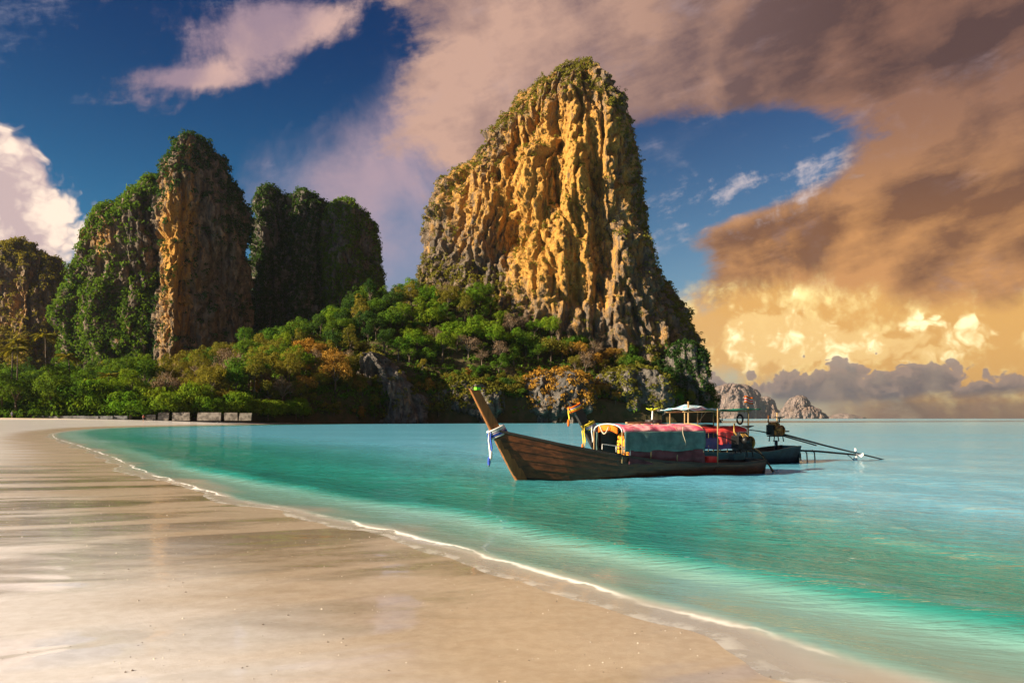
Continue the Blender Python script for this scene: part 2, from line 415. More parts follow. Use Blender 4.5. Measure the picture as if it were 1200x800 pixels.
# ------------------------------------------------------------------ shoreline and ground shape
def catmull(P, n=8):
    P = np.array(P, float); o = []
    Q = np.vstack([2 * P[0] - P[1], P, 2 * P[-1] - P[-2]])
    for i in range(len(P) - 1):
        a, b, c, d = Q[i:i + 4]
        for t in np.arange(n) / n:
            o.append(0.5 * ((2 * b) + (-a + c) * t + (2 * a - 5 * b + 4 * c - d) * t * t + (-a + 3 * b - 3 * c + d) * t**3))
    o.append(P[-1]); return np.array(o)
SHORE = catmull([(90, -30), (28, -9), (8, 0.2), (4.0, 3.0), (2.5, 4.9), (1.2, 6.8), (-0.5, 9.3), (-3.0, 12.7), (-5.6, 15.6), (-11, 23), (-18, 34), (-28, 49),
                 (-42, 70), (-56, 95), (-70, 130), (-74, 165), (-68, 205), (-54, 240), (-38, 258), (-10, 266), (30, 272), (62, 282), (84, 305), (92, 360), (70, 470), (-60, 700)])
LAND = np.vstack([SHORE, [(-900, 2000), (-4000, 2000), (-4000, -400), (90, -400)]])
def inside(x, y):
    r = np.zeros(x.shape, bool); n = len(LAND)
    for i in range(n):
        x1, y1 = LAND[i]; x2, y2 = LAND[(i + 1) % n]
        if y1 == y2: continue
        r ^= ((y1 > y) != (y2 > y)) & (x < (x2 - x1) * (y - y1) / (y2 - y1) + x1)
    return r
def shore_sd(x, y):
    """metres from the waterline, positive on land"""
    x = np.asarray(x, float); y = np.asarray(y, float); d = np.full(x.shape, 1e9)
    for (x1, y1), (x2, y2) in zip(SHORE[:-1], SHORE[1:]):
        dx, dy = x2 - x1, y2 - y1; t = np.clip(((x - x1) * dx + (y - y1) * dy) / (dx * dx + dy * dy), 0, 1)
        d = np.minimum(d, (x - x1 - t * dx)**2 + (y - y1 - t * dy)**2)
    d = np.sqrt(d)
    return np.where(inside(x, y), d, -d)
def sand_z(x, y, s):
    far = sstep(25, 150, y)
    s = s + (0.55 * fbm(x / 3.4, y / 3.4, 1.0, 4) * (1 - far)) * sstep(6, 1, np.abs(s))
    sl = 0.022 + 0.045 * far
    up = 2.15 * (1 - np.exp(-np.maximum(s, 0) * sl / 2.15))
    dn = -4.5 * (1 - np.exp(-np.maximum(-s - 2.2, 0) * (0.03 + 0.10 * sstep(-6, 12, x)) * .8 / 4.5 - np.maximum(-s, 0) * 0.05 / 4.5))
    z = np.where(s > 0, up, dn)
    # low rills left by the backwash: long, nearly parallel steps across the beach
    near = sstep(48, 16, y) * sstep(0.1, 1.6, s)
    w = 0.86 * y - 0.48 * x + 0.9 * fbm(x / 6.0, y / 4.0, 4.2, 3)
    ph = (w / 0.80 + 1.1 * fbm(x / 5.0, y / 2.0, 8.0, 2)) % 1.0
    saw = np.where(ph < 0.82, ph / 0.82, (1 - ph) / 0.18) - 0.5
    z = z + near * (0.006 * saw * np.clip(1.3 * pn(x / 3.0, y / 1.5, 2.0) + .45, 0, 1.2) + 0.004 * fbm(x / 1.3, y / 0.35, 6.0, 3))
    return z
def axis(lo_, hi_, dense0, dense1, step, growth):
    a = list(np.arange(dense0, dense1, step)); s = step
    while a[-1] < hi_: s *= growth; a.append(a[-1] + s)
    s = step
    while a[0] > lo_: s *= growth; a.insert(0, a[0] - s)
    return np.array(a)
def gridmesh(X, Y):
    x, y = np.meshgrid(X, Y); n, m = x.shape
    i = np.arange(n * m).reshape(n, m)
    q = np.stack([i[:-1, :-1], i[:-1, 1:], i[1:, 1:], i[1:, :-1]], -1).reshape(-1, 4)
    return x, y, q

# hillside: ground height behind the beach and under the cliffs
_hp = np.array([-400, 0, 100, 200, 300, 380, 450, 560, 650, 720, 790, 825, 840, 1200], float)
_hh = np.array([16, 12, 13, 15, 26, 38, 46, 47, 39, 30, 24, 8, -4, -6], float)
def hill_front(x): return np.interp(x, [-400, -130, -95, -70, -48, -30, 0, 60, 95], [190, 196, 205, 222, 246, 258, 267, 276, 300])
def hill_z(x, y):
    px = 600 + F * x / 305.0
    top = np.interp(px, _hp, _hh)
    f = hill_front(x)
    t = np.clip((y - f) / (308 - f), 0, 2.2)
    prof = np.where(t < 1, 0.16 * sstep(0, .06, t) + 0.84 * t**1.15, 1 + .12 * (t - 1))
    left = sstep(-60, -110, x)
    prof = prof * (1 - left) + left * np.where(t < 1, .12 * sstep(0, .05, t) + .88 * t**2.2, 1 + .1 * (t - 1))
    z = 1.7 + (top - 1.7) * prof + 2.6 * fbm(x / 16, y / 16, 3.3, 4) * sstep(0.02, .3, t)
    return np.where(t <= 0, -2.0, z)

# ------------------------------------------------------------------ sand
def sand_material():
    m, g, out = mat_new('wet sand')
    p = g.pos(); sdv = g.attr('sd')
    px, py, pz = g.sep(p)
    al = g.add(g.mul(py, 0.86), g.mul(px, -0.48))            # across the rills
    ac = g.add(g.mul(py, 0.48), g.mul(px, 0.86))             # along the rills
    q = g.comb(g.mul(ac, 0.20), al, 0.0)
    wet = g.noise(q, 0.75, 6, 0.55, 0.6)
    grain = g.noise(p, 160.0, 3, 0.7); med = g.noise(p, 9.0, 6, 0.6); big = g.noise(p, 0.5, 4, .5)
    far = g.smooth(py, 60.0, 150.0)
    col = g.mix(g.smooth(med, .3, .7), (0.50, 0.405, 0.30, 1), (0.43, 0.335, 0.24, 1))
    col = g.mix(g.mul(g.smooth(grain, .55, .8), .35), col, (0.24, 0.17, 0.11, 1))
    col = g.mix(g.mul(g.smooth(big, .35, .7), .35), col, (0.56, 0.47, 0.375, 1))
    pale = g.smooth(g.add(sdv, g.add(g.mul(g.sub(wet, .5), 4.0), g.mul(g.sub(big, .5), 2.0))), 1.8, 4.6)  # drier sand away from the water, whitened with the sky's sheen in the colour
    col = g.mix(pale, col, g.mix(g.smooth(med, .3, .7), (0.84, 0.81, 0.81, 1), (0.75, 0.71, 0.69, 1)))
    dry = g.smooth(g.add(sdv, g.mul(g.sub(big, .5), 10)), 30.0, 44.0)
    col = g.mix(dry, col, (0.66, 0.54, 0.42, 1))
    film = g.smooth(g.add(wet, g.mul(g.smooth(sdv, 0.2, 9.0), 0.12)), 0.46, 0.62)
    film = g.mul(film, g.smooth(py, 34.0, 15.0, 0.12, 1.0))
    rough = g.mix(film, (0.24, .24, .24, 1), (0.09, .09, .09, 1))
    rough = g.mix(dry, rough, (.85, .85, .85, 1))
    h = g.add(g.mul(g.mul(grain, g.sub(1.0, film)), 0.0012), g.mul(med, 0.0018))
    h = g.add(h, g.mul(g.noise(q, 5.0, 4, .6), 0.0035))
    pr = princ(g, out, col, rough, g.bump(h, 1.0, 1.0), 0.5, ior=1.36)
    pr.inputs['Coat Weight'].default_value = 0.0
    g.put(pr.inputs['Coat Weight'], g.mul(g.mul(film, .85), g.sub(1.0, dry))); pr.inputs['Coat IOR'].default_value = 1.34
    pr.inputs['Coat Roughness'].default_value = 0.04
    return m
def build_sand():
    X = axis(-420, 420, -13, 8, 0.09, 1.055); Y = axis(-40, 420, 3.0, 24, 0.075, 1.035)
    x, y, q = gridmesh(X, Y); s = shore_sd(x, y); z = sand_z(x, y, s)
    V = np.stack([x, y, z], -1)
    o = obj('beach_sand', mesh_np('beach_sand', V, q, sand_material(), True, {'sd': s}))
    tag(o, 'pale wet sand beach sloping into the sea', kind='structure')
build_sand()

# ------------------------------------------------------------------ sea
def water_material():
    m, g, out = mat_new('sea water')
    p = g.pos(); px, py, pz = g.sep(p)
    sdv = g.attr('sd'); dep = g.attr('depth')
    dist = g.v('LENGTH', p)
    # ripples: wind chop, finer close by; rills run roughly along the shore
    far = g.smooth(dist, 15.0, 120.0)
    q = g.comb(g.add(g.mul(px, 0.75), g.mul(py, 0.35)), g.add(g.mul(py, 1.0), g.mul(px, .35)), 0.0)
    r1 = g.noise(g.scale(q, (0.55, 1.25, 1)), 2.1, 4, 0.60, 0.5)
    r2 = g.noise(g.scale(q, (0.8, 1.5, 1)), 6.5, 3, 0.55, 0.4)
    r3 = g.noise(g.scale(q, (0.30, 1.0, 1)), 0.55, 3, 0.55)
    calm = g.smooth(g.noise(g.scale(p, (0.35, 1.0, 1)), 0.07, 3, .5), .35, .65, 0.45, 1.0)
    h = g.add(g.add(g.mul(r1, 0.085), g.mul(r2, 0.036)), g.mul(r3, 0.10))
    nb = g.bump(h, g.mul(g.mul(g.lin(dist, 8.0, 260.0, 0.90, 0.45), calm), g.smooth(dep, 0.0, 0.14, 0.06, 1.0)), 1.0)
    fr = g.node('ShaderNodeFresnel'); fr.inputs[0].default_value = 1.333; g.l.new(nb, fr.inputs['Normal'])
    gl = g.node('ShaderNodeBsdfGlossy'); g.put(gl.inputs['Roughness'], g.lin(dist, 10.0, 300.0, 0.035, 0.15)); g.l.new(nb, gl.inputs['Normal'])
    gl.inputs['Color'].default_value = (1, 1, 1, 1)
    deepc = g.mix(g.smooth(dep, 0.05, 0.22), (0.26, 0.50, 0.46, 1), (0.016, 0.240, 0.205, 1))
    deepc = g.mix(g.smooth(dep, 0.26, 1.25), deepc, (0.120, 0.420, 0.600, 1))  # open-water blue lightened, with reflected sky put into the body colour
    deepc = g.mix(g.smooth(dep, 0.055, 0.01), deepc, (0.82, 0.77, 0.71, 1))      # stirred-up sand, paled to carry the sky's reflection in the colour
    df = g.node('ShaderNodeBsdfDiffuse'); g.put(df.inputs[0], deepc); g.l.new(nb, df.inputs['Normal'])
    tr = g.node('ShaderNodeBsdfTransparent'); g.put(tr.inputs[0], g.mix(g.smooth(dep, 0.0, 0.5), (0.96, 0.985, 0.975, 1), (0.55, 0.92, 0.86, 1)))
    al = g.sub(1.0, g.m('EXPONENT', g.sub(g.mul(g.m('MAXIMUM', dep, 0.0), -11.0), 0.30)))
    body = g.node('ShaderNodeMixShader'); g.put(body.inputs[0], al); g.l.new(tr.outputs[0], body.inputs[1]); g.l.new(df.outputs[0], body.inputs[2])
    surf = g.node('ShaderNodeMixShader'); g.put(surf.inputs[0], g.m('MINIMUM', g.mul(fr.outputs[0], g.smooth(dep, 0.0, .10, .50, 1.0)), 0.52)); g.l.new(body.outputs[0], surf.inputs[1]); g.l.new(gl.outputs[0], surf.inputs[2])
    # foam: thin broken lace at the swash edge and along the collapsing ripple in front of it
    fn = g.noise(p, 3.2, 5, 0.6); fn2 = g.voro(g.v('ADD', p, g.scale(g.noise(p, 6.0, 3, .5, col=True), (.25, .25, 0))), 9.0, 2, .5)
    ws = g.mul(sdv, -1.0)
    wob = g.mul(g.sub(g.noise(p, 0.8, 4, .55), .5), 0.55)
    def line(pos_, wid): return g.m('EXPONENT', g.mul(g.m('POWER', g.m('ABSOLUTE', g.m('DIVIDE', g.sub(g.add(ws, wob), pos_), wid)), 2.0), -1.0))
    l1 = g.mul(g.smooth(g.add(dep, g.mul(g.sub(fn, .5), .006)), 0.006, 0.0015), g.smooth(fn, .42, .60))
    l2 = g.mul(line(0.20, g.lin(g.noise(p, 1.6, 3, .6), .3, .7, .004, .060)), g.smooth(g.noise(p, .33, 3, .5), .40, .52))
    l3 = g.mul(line(0.15, 0.35), g.mul(g.smooth(fn2, .32, .12), g.smooth(fn, .45, .62)))
    foam = g.m('MINIMUM', g.add(g.add(g.mul(l1, .32), g.mul(l2, .9)), g.mul(l3, .45)), 0.92)
    foam = g.mul(foam, g.smooth(py, 130.0, 60.0))
    fd = g.node('ShaderNodeBsdfDiffuse'); fd.inputs[0].default_value = (0.85, 0.83, 0.80, 1)
    fin = g.node('ShaderNodeMixShader'); g.put(fin.inputs[0], foam); g.l.new(surf.outputs[0], fin.inputs[1]); g.l.new(fd.outputs[0], fin.inputs[2])
    g.l.new(fin.outputs[0], out.inputs[0])
    return m
def swell(x, y, ws):
    near = sstep(60, 20, y)
    c = 2.05 + 0.35 * pn(x / 4.0, y / 4.0, 5.0)
    t = ws - c
    h = 0.17 * np.exp(-(np.where(t < 0, t / 0.40, t / 0.95))**2) * near * (0.75 + 0.5 * pn(x / 6, y / 6, 1.5))
    h += 0.024 * np.exp(-((ws - 0.25 - .2 * pn(x / 2.5, y / 2.5, 7.)) / np.where(ws < 0.25, 0.10, 0.30))**2) * near
    h += 0.030 * np.sin(ws * 1.15 + 1.2 * pn(x / 7, y / 7, 2.0)) * sstep(3.0, 6.0, ws) * sstep(160, 30, y)
    h += 0.022 * fbm(x / 1.1, y / 1.1, 3.0, 3) * sstep(1.0, 3.0, ws) * near
    # the small breaker that rolls in further along the beach
    return h
def build_water():
    X = axis(-9000, 9000, -9, 10, 0.085, 1.062); Y = axis(-60, 11000, 3.0, 24, 0.075, 1.032)
    x, y, q = gridmesh(X, Y); s = shore_sd(x, y); sz = sand_z(x, y, s)
    ws = -s
    z = 0.006 + swell(x, y, ws) * sstep(-0.3, 0.5, ws)
    keep = (ws[..., None].reshape(-1)[q] > -9).any(1) if True else None
    keep = (s.reshape(-1)[q] < 4.0).any(1) & ((sz - z).reshape(-1)[q] < 0.03).any(1)
    q = q[keep]
    used = np.unique(q); mp = np.full(x.size, -1); mp[used] = np.arange(len(used))
    V = np.stack([x, y, z], -1).reshape(-1, 3)[used]
    o = obj('sea', mesh_np('sea', V, mp[q], water_material(), True, {'sd': s.reshape(-1)[used], 'depth': (z - sz).reshape(-1)[used]}))
    tag(o, 'turquoise sea with small ripples and a low swell rolling in', kind='structure')
build_water()

# ------------------------------------------------------------------ shell grit
def shell_grit():
    n = 2600; y = rng.uniform(4.3, 16, n)**1.0; x = rng.uniform(-.75, .35, n) * y; sdd = shore_sd(x, y); k = (sdd > .2) & (fbm(x / 1.5, y / .8, 3.0, 3) + rng.normal(size=n) * .35 > .1); x, y, sdd = x[k], y[k], sdd[k]
    z = sand_z(x, y, sdd); r = rng.uniform(.002, .008, len(x)) * rng.choice([.7, 1, 1, 1.6], len(x))
    o = np.array([(1, 0, 0), (0, 1, 0), (-1, 0, 0), (0, -1, 0), (0, 0, .7)]); C = np.stack([x, y, z], -1)
    V = (C[:, None] + o[None] * r[:, None, None]).reshape(-1, 3); b = (np.arange(len(x)) * 5)[:, None]
    Q = np.concatenate([b + np.array([[0, 1, 4]]), b + np.array([[1, 2, 4]]), b + np.array([[2, 3, 4]]), b + np.array([[3, 0, 4]])])
    m, g, out = mat_new('shell grit'); princ(g, out, g.mix(g.smooth(g.noise(g.pos(), 30, 1), .42, .58), (.75, .68, .58, 1), (.12, .09, .07, 1)), .6)
    tag(obj('shell_grit', mesh_np('shell_grit', V, Q, m)), 'broken shell and grit scattered over the wet sand', kind='stuff')
shell_grit()
# ------------------------------------------------------------------ hillside
def build_hill():
    m, g, out = mat_new('forest floor')
    n = g.noise(g.pos(), .4, 5, .6)
    princ(g, out, g.mix(g.smooth(n, .3, .7), (0.045, 0.05, 0.02, 1), (0.09, 0.065, 0.035, 1)), .95, g.bump(n, .6, .5), .1)
    X = np.arange(-420, 110, 2.0); Y = np.arange(188, 560, 2.0)
    x, y, q = gridmesh(X, Y); z = hill_z(x, y)
    z = np.where((shore_sd(x, y) < -2), -3.0, z)
    tag(obj('hillside', mesh_np('hillside', np.stack([x, y, z], -1), q, m, True)), 'wooded slope rising behind the beach', kind='structure')
build_hill()

# ------------------------------------------------------------------ limestone towers
def leafquads(C, N, size, asp=0.62):
    n = len(C); N = N / (np.linalg.norm(N, axis=1, keepdims=True) + 1e-9)
    r = rng.normal(size=(n, 3)); T = np.cross(N, r); T /= np.linalg.norm(T, axis=1, keepdims=True) + 1e-9
    B = np.cross(N, T); s = np.asarray(size).reshape(-1, 1) * np.ones((n, 1))
    T = T * s; B = B * s * asp
    V = np.stack([C - T, C - B * 0.9 + T * .1, C + T, C + B * 0.9 + T * .1], 1).reshape(-1, 3)
    return V, np.arange(4 * n).reshape(n, 4)
def clumps(P, rad, m=18, leaf=0.30, up=0.35, flat=0.8):
    n = len(P); D = rng.normal(size=(n, m, 3)); D[..., 2] += up * 1.2
    D /= np.linalg.norm(D, axis=2, keepdims=True)
    rr = rad[:, None, None] * rng.uniform(.55, 1.05, (n, m, 1)); D2 = D.copy(); D2[..., 2] *= flat
    C = P[:, None, :] + D2 * rr
    N = D + 0.30 * rng.normal(size=D.shape)
    sz = (rad[:, None] * leaf * rng.uniform(.6, 1.25, (n, m))).reshape(-1)
    return leafquads(C.reshape(-1, 3), N.reshape(-1, 3), sz)
TOWERS = []
def tower(name, label, Y0, left, right, poly, seed, nth=300, nz=200, ratio=0.62, dmin=4.0, sc=1.0, amp=1.0, mat=None, ochre=None, veg=None, vegmat=None,
          under=0.0, zb=-3.0, vegsize=1.0, kind='structure', vlabel=None, carve=None):
    def conv(L): A = np.array(L, float); return CAMH + (HOR - A[:, 0]) / F * Y0, (A[:, 1] - 600) / F * Y0
    zl, xl = conv(left); zr, xr = conv(right)
    zt = max(zl.max(), zr.max())
    tt = np.linspace(0, 1, nz); Z = zb + (zt - zb) * (1 - (1 - tt)**1.25)
    ol, orr = np.argsort(zl), np.argsort(zr)
    L = np.interp(Z, zl[ol], xl[ol]); Rr = np.interp(Z, zr[orr], xr[orr])
    a = np.maximum((Rr - L) / 2, 0.0); cx = (Rr + L) / 2
    amax = a.max(); b = ratio * (0.35 * amax * sstep(0, .35, a / amax) + 0.65 * a) + np.minimum(dmin, a)
    P = np.array(poly, float); PP = np.vstack([P, P[:1]])
    seg = np.linalg.norm(np.diff(PP, axis=0), axis=1); wgt = np.where((PP[:-1, 1] + PP[1:, 1]) / 2 < 0.2, 1.0, 0.28) * seg
    cum = np.concatenate([[0], np.cumsum(wgt)]); u = np.linspace(0, cum[-1], nth, endpoint=False)
    ux = np.interp(u, cum, PP[:, 0]); uy = np.interp(u, cum, PP[:, 1])
    for _ in range(max(1, nth // 60)):
        ux = (np.roll(ux, 1) + 2 * ux + np.roll(ux, -1)) / 4; uy = (np.roll(uy, 1) + 2 * uy + np.roll(uy, -1)) / 4
    ux /= max(abs(ux.min()), abs(ux.max()))
    tx = np.roll(ux, -1) - np.roll(ux, 1); ty = (np.roll(uy, -1) - np.roll(uy, 1)) * ratio
    nl = np.hypot(tx, ty); nx, ny = ty / nl, -tx / nl
    flip = np.sign(np.sum(nx * ux + ny * uy)); nx, ny = nx * flip, ny * flip
    x = cx[:, None] + a[:, None] * ux[None]; y = Y0 + b[:, None] * uy[None]; z = np.repeat(Z[:, None], nth, 1)
    S = seed * 13.7
    k = np.minimum(1, a / (7.0 * sc))[:, None]
    q = 1 / sc
    wx = x + 5 * sc * pn(x * q / 30, y * q / 30, z * q / 30 + S); wy = y + 5 * sc * pn(x * q / 30 + 9, y * q / 30, z * q / 30 + S)
    d = 4.6 * ridged(wx * q / 26, wy * q / 26, z * q / 75 + S) + 3.0 * fbm(wx * q / 20, wy * q / 20, z * q / 24 + S, 3)
    crack = lambda n, w: np.exp(-(n / w)**2)
    d -= 3.4 * crack(pn(wx * q / 11, wy * q / 11, z * q / 60 + S * 2), .10) + 2.2 * crack(pn(wx * q / 6.5, wy * q / 6.5, z * q / 22 + S * 3), .11) - 2.2
    d += 1.7 * ridged(wx * q / 8, wy * q / 8, z * q / 12 + S * 3) + 1.5 * ridged(wx * q / 4.2, wy * q / 4.2, z * q / 20 + S)
    d += 1.6 * fbm(wx * q / 3.6, wy * q / 3.6, z * q / 4.5 + S, 4, .62) - 1.0 * crack(pn(wx * q / 3, wy * q / 3, z * q / 5 + S * 4), .12)
    d = .58 * d + .42 * np.round(d / 1.9) * 1.9                   # broken into blocks and ledges
    d = (d - d.mean() - 1.6) * amp * sc * k
    if carve is not None:
        cpx, cpy = proj(np.stack([x, y, z], -1)); d = d + carve(cpx, cpy) * k
    if under: d = d - under * sstep(4.6, 1.6, z) * sstep(-4, 0.5, z)
    x = x + nx[None] * d; y = y + ny[None] * d
    z = z + (1.1 * sc * fbm(x * q / 9, y * q / 9, z * q / 9, 3)) * k
    V = np.stack([x, y, z], -1)
    i = np.arange(nz * nth).reshape(nz, nth); j = np.roll(i, -1, 1)
    Q = np.stack([i[:-1], j[:-1], j[1:], i[1:]], -1).reshape(-1, 4)
    if flip > 0: pass
    Vf = V.reshape(-1, 3)
    e1 = Vf[Q[:, 1]] - Vf[Q[:, 0]]; e2 = Vf[Q[:, 3]] - Vf[Q[:, 0]]
    N = np.cross(e1, e2); ar = np.linalg.norm(N, axis=1); N = N / (ar[:, None] + 1e-9)
    cen = Vf[Q].mean(1); outd = cen[:, :2] - np.array([cx.mean(), Y0])
    if np.sum(N[:, :2] * outd) < 0: Q = Q[:, ::-1].copy(); N = -N
    px, py = proj(Vf)
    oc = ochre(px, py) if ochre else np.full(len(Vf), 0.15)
    o = obj(name, mesh_np(name, Vf, Q, mat or ROCK, False, {'ochre': oc})); tag(o, label, kind=kind)
    if veg:
        cpx, cpy = proj(cen); nn = fbm(cen[:, 0] * q / 13, cen[:, 1] * q / 13, cen[:, 2] * q / 16 + S, 3)
        pr = np.clip(veg(cpx, cpy, N, nn), 0, 1) * ar * ((cen[:, 1] < Y0 + 0.45 * b.max()))
        num = pr * 0.42 * q * q; cnt = rng.poisson(num)
        idx = np.repeat(np.arange(len(Q)), cnt)
        pts = cen[idx] + rng.normal(size=(len(idx), 3)) * .5 * sc + N[idx] * 0.3
        rad = rng.uniform(.8, 2.1, len(idx)) * vegsize * sc * rng.uniform(.7, 1.2, len(idx))
        hang = pts[:, 2] < 1.5; pts = pts[~hang]; rad = rad[~hang]
        lv, lq = clumps(pts, rad, 17, .36)
        vo = obj('cliff_vegetation', mesh_np('cliff_vegetation', lv, lq, vegmat or LEAF_GREEN))
        tag(vo, vlabel or 'shrubs and creepers clinging to the limestone', kind='stuff')
    TOWERS.append((cx[:nz // 3].mean(), Y0, a[:nz // 3].mean(), b[:nz // 3].mean()))
    return o

def g2(px, py, cx, cy, a, b): return np.exp(-((px - cx) / a)**2 - ((py - cy) / b)**2)
# the tall tower
A_left = [(77, 684), (80, 660), (85.5, 647), (104.6, 621), (128, 596), (155, 566), (187, 545), (215, 515), (243, 503), (277, 496), (302, 488), (340, 470), (400, 455), (496, 450)]
A_right = [(77, 688), (79, 693), (81, 700), (107, 719), (136, 732), (175, 741), (230, 749), (272, 757), (319, 774), (366, 796), (396, 813), (410, 821), (440, 826), (485, 828), (496, 828)]
def A_veg(px, py, N, n):
    rim = np.interp(py, [p[0] for p in A_right], [p[1] for p in A_right])
    riml = np.interp(py, [p[0] for p in A_left], [p[1] for p in A_left])
    top = sstep(40, 10, py - np.interp(px, [480, 503, 545, 596, 647, 684, 700, 719, 735], [280, 243, 187, 128, 85, 73, 81, 107, 150]))
    return (sstep(.42, .62, N[:, 2]) * .85 * (0.25 + top) + top * sstep(-.15, .35, n) * 0.7 + sstep(10, 2, rim - px) * sstep(130, 190, py) * .9
            + sstep(0, 1, (py - (288 + .28 * (px - 500))) / 26) * sstep(640, 560, px) * 1.1 + sstep(380, 415, py + .4 * (px - 760)) * sstep(-.3, .2, n) * .9
            + sstep(.30, .5, N[:, 2]) * sstep(.1, .4, n) * .35)
def A_och(px, py):
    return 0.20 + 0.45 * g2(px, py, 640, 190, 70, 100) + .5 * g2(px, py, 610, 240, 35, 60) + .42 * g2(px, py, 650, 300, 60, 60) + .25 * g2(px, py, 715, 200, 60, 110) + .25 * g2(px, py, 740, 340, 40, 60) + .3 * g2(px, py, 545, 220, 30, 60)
def A_carve(px, py):
    return (-7.5 * g2(px, py, 597, 285, 16, 20) - 5.5 * np.exp(-((px - 598 + .10 * (py - 230)) / 9)**2) * sstep(130, 180, py) * sstep(310, 270, py)
            - 5 * np.exp(-((px - 700 - .05 * (py - 250)) / 10)**2) * sstep(90, 200, py) - 6 * g2(px, py, 676, 340, 12, 22) - 4 * g2(px, py, 655, 180, 9, 60)
            + 3.5 * g2(px, py, 628, 215, 18, 100) + 3.0 * g2(px, py, 690, 330, 12, 40) - 4 * g2(px, py, 722, 262, 10, 16))
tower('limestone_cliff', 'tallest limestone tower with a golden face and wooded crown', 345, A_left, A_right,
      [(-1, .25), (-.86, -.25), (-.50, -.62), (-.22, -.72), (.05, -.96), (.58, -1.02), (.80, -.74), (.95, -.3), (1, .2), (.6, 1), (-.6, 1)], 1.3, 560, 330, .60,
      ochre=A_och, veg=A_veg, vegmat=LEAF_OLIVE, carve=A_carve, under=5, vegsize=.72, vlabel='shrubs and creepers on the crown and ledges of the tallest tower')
# the left tower with a sharp golden edge, and its lower shoulder
B2l = [(163, 228), (169, 216), (198, 190), (225, 178), (300, 173), (400, 168), (496, 164)]
B2r = [(161.6, 232), (167, 245), (189, 265), (221, 279), (257, 287), (320, 290), (392, 289), (496, 292)]
def B2_veg(px, py, N, n):
    return sstep(.4, .6, N[:, 2]) * .9 + sstep(42, 12, py - np.interp(px, [190, 228, 265, 288], [198, 161, 189, 257])) * .9 * sstep(-.35, .1, n) + \
        sstep(245, 275, px) * sstep(320, 240, py) * .8 * sstep(-.25, .15, n) + sstep(192, 172, px) * sstep(330, 360, py) * .8 + sstep(420, 440, py) * .7
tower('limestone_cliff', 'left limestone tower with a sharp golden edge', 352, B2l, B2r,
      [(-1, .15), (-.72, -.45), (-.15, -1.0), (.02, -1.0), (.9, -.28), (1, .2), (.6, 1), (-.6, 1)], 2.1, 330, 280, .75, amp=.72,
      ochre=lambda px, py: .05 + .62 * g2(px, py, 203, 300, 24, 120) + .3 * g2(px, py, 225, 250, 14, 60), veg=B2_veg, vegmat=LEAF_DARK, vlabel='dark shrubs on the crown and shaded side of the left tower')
B1l = [(204, 180), (212, 170), (237, 136), (259, 101), (288, 91), (320, 84), (365, 73), (396, 67), (496, 60)]
B1r = [(204, 182), (210, 190), (240, 195), (300, 196), (400, 196), (496, 196)]
def B1_veg(px, py, N, n):
    return sstep(.35, .55, N[:, 2]) * .9 + sstep(30, 12, py - np.interp(px, [90, 101, 136, 188], [290, 259, 237, 200])) * .6 + sstep(0, 1, (py - 300 + 70 * n) / 50) * .85
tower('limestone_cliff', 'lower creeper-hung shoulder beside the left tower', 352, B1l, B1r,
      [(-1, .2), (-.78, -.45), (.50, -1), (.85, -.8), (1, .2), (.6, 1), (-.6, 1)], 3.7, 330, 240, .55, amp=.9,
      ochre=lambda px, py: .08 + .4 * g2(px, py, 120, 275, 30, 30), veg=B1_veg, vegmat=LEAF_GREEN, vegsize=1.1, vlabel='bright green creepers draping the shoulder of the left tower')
# middle rock: three overgrown heads
def D_veg(px, py, N, n): return sstep(.3, .5, N[:, 2]) * .9 + sstep(-.55, -.15, n + .3 * sstep(330, 380, py)) * 1.0
POLYD = [(-1, .2), (-.75, -.55), (-.1, -1), (.5, -.95), (.92, -.4), (1, .2), (.6, 1), (-.6, 1)]
for i, (L, Rr, sd_, lab) in enumerate([
        ([(220, 314), (224, 306), (243, 303), (275, 301), (400, 294), (496, 288)], [(220, 318), (232, 332), (260, 340), (400, 350), (496, 355)], 4.4, 'narrow overgrown rock head next to the left tower'),
        ([(225, 354), (231, 344), (240, 334), (300, 326), (496, 320)], [(225, 358), (236, 374), (245, 388), (300, 398), (496, 405)], 5.2, 'middle head of the overgrown rock with bare grey streaks'),
        ([(238, 405), (243, 388), (252, 380), (300, 374), (496, 365)], [(238, 410), (246, 425), (253, 433), (270, 443), (297, 448), (329, 450), (400, 455), (496, 460)], 6.3, 'rounded green rock head nearest the tall tower')]):
    tower('limestone_cliff', lab, 392 + 3 * (i % 2), L, Rr, POLYD, sd_, 230, 190, .7, amp=.8, mat=ROCKG, ochre=lambda px, py: 0 * px - .05, veg=D_veg, vegmat=LEAF_DARK if i < 2 else LEAF_GREEN,
          vlabel=['dark shrubs on the narrow rock head', 'dark shrubs on the middle rock head', 'green creepers on the rounded rock head'][i])
# pinkish rock further left
tower('limestone_cliff', 'distant pinkish cliff behind the palms', 420, [(280, 24), (284, 10), (290, -6), (310, -20), (340, -32), (400, -42), (496, -52)],
      [(280, 26), (295, 41), (306, 66), (320, 71), (340, 76), (400, 82), (496, 90)], [(-1, .2), (-.7, -.4), (.42, -1), (.55, -1), (.95, -.4), (1, .2), (.6, 1), (-.6, 1)], 7.7, 260, 160, .5, amp=.9, ochre=lambda px, py: .30 + 0 * px,
      veg=lambda px, py, N, n: sstep(.35, .55, N[:, 2]) * .9 + sstep(48, 64, px) * .8 + sstep(375, 400, py) + sstep(20, 6, py - np.interp(px, [-60, 25, 70], [310, 280, 315])) * .8, vegmat=LEAF_OLIVE, vlabel='olive shrubs on the distant pinkish cliff')
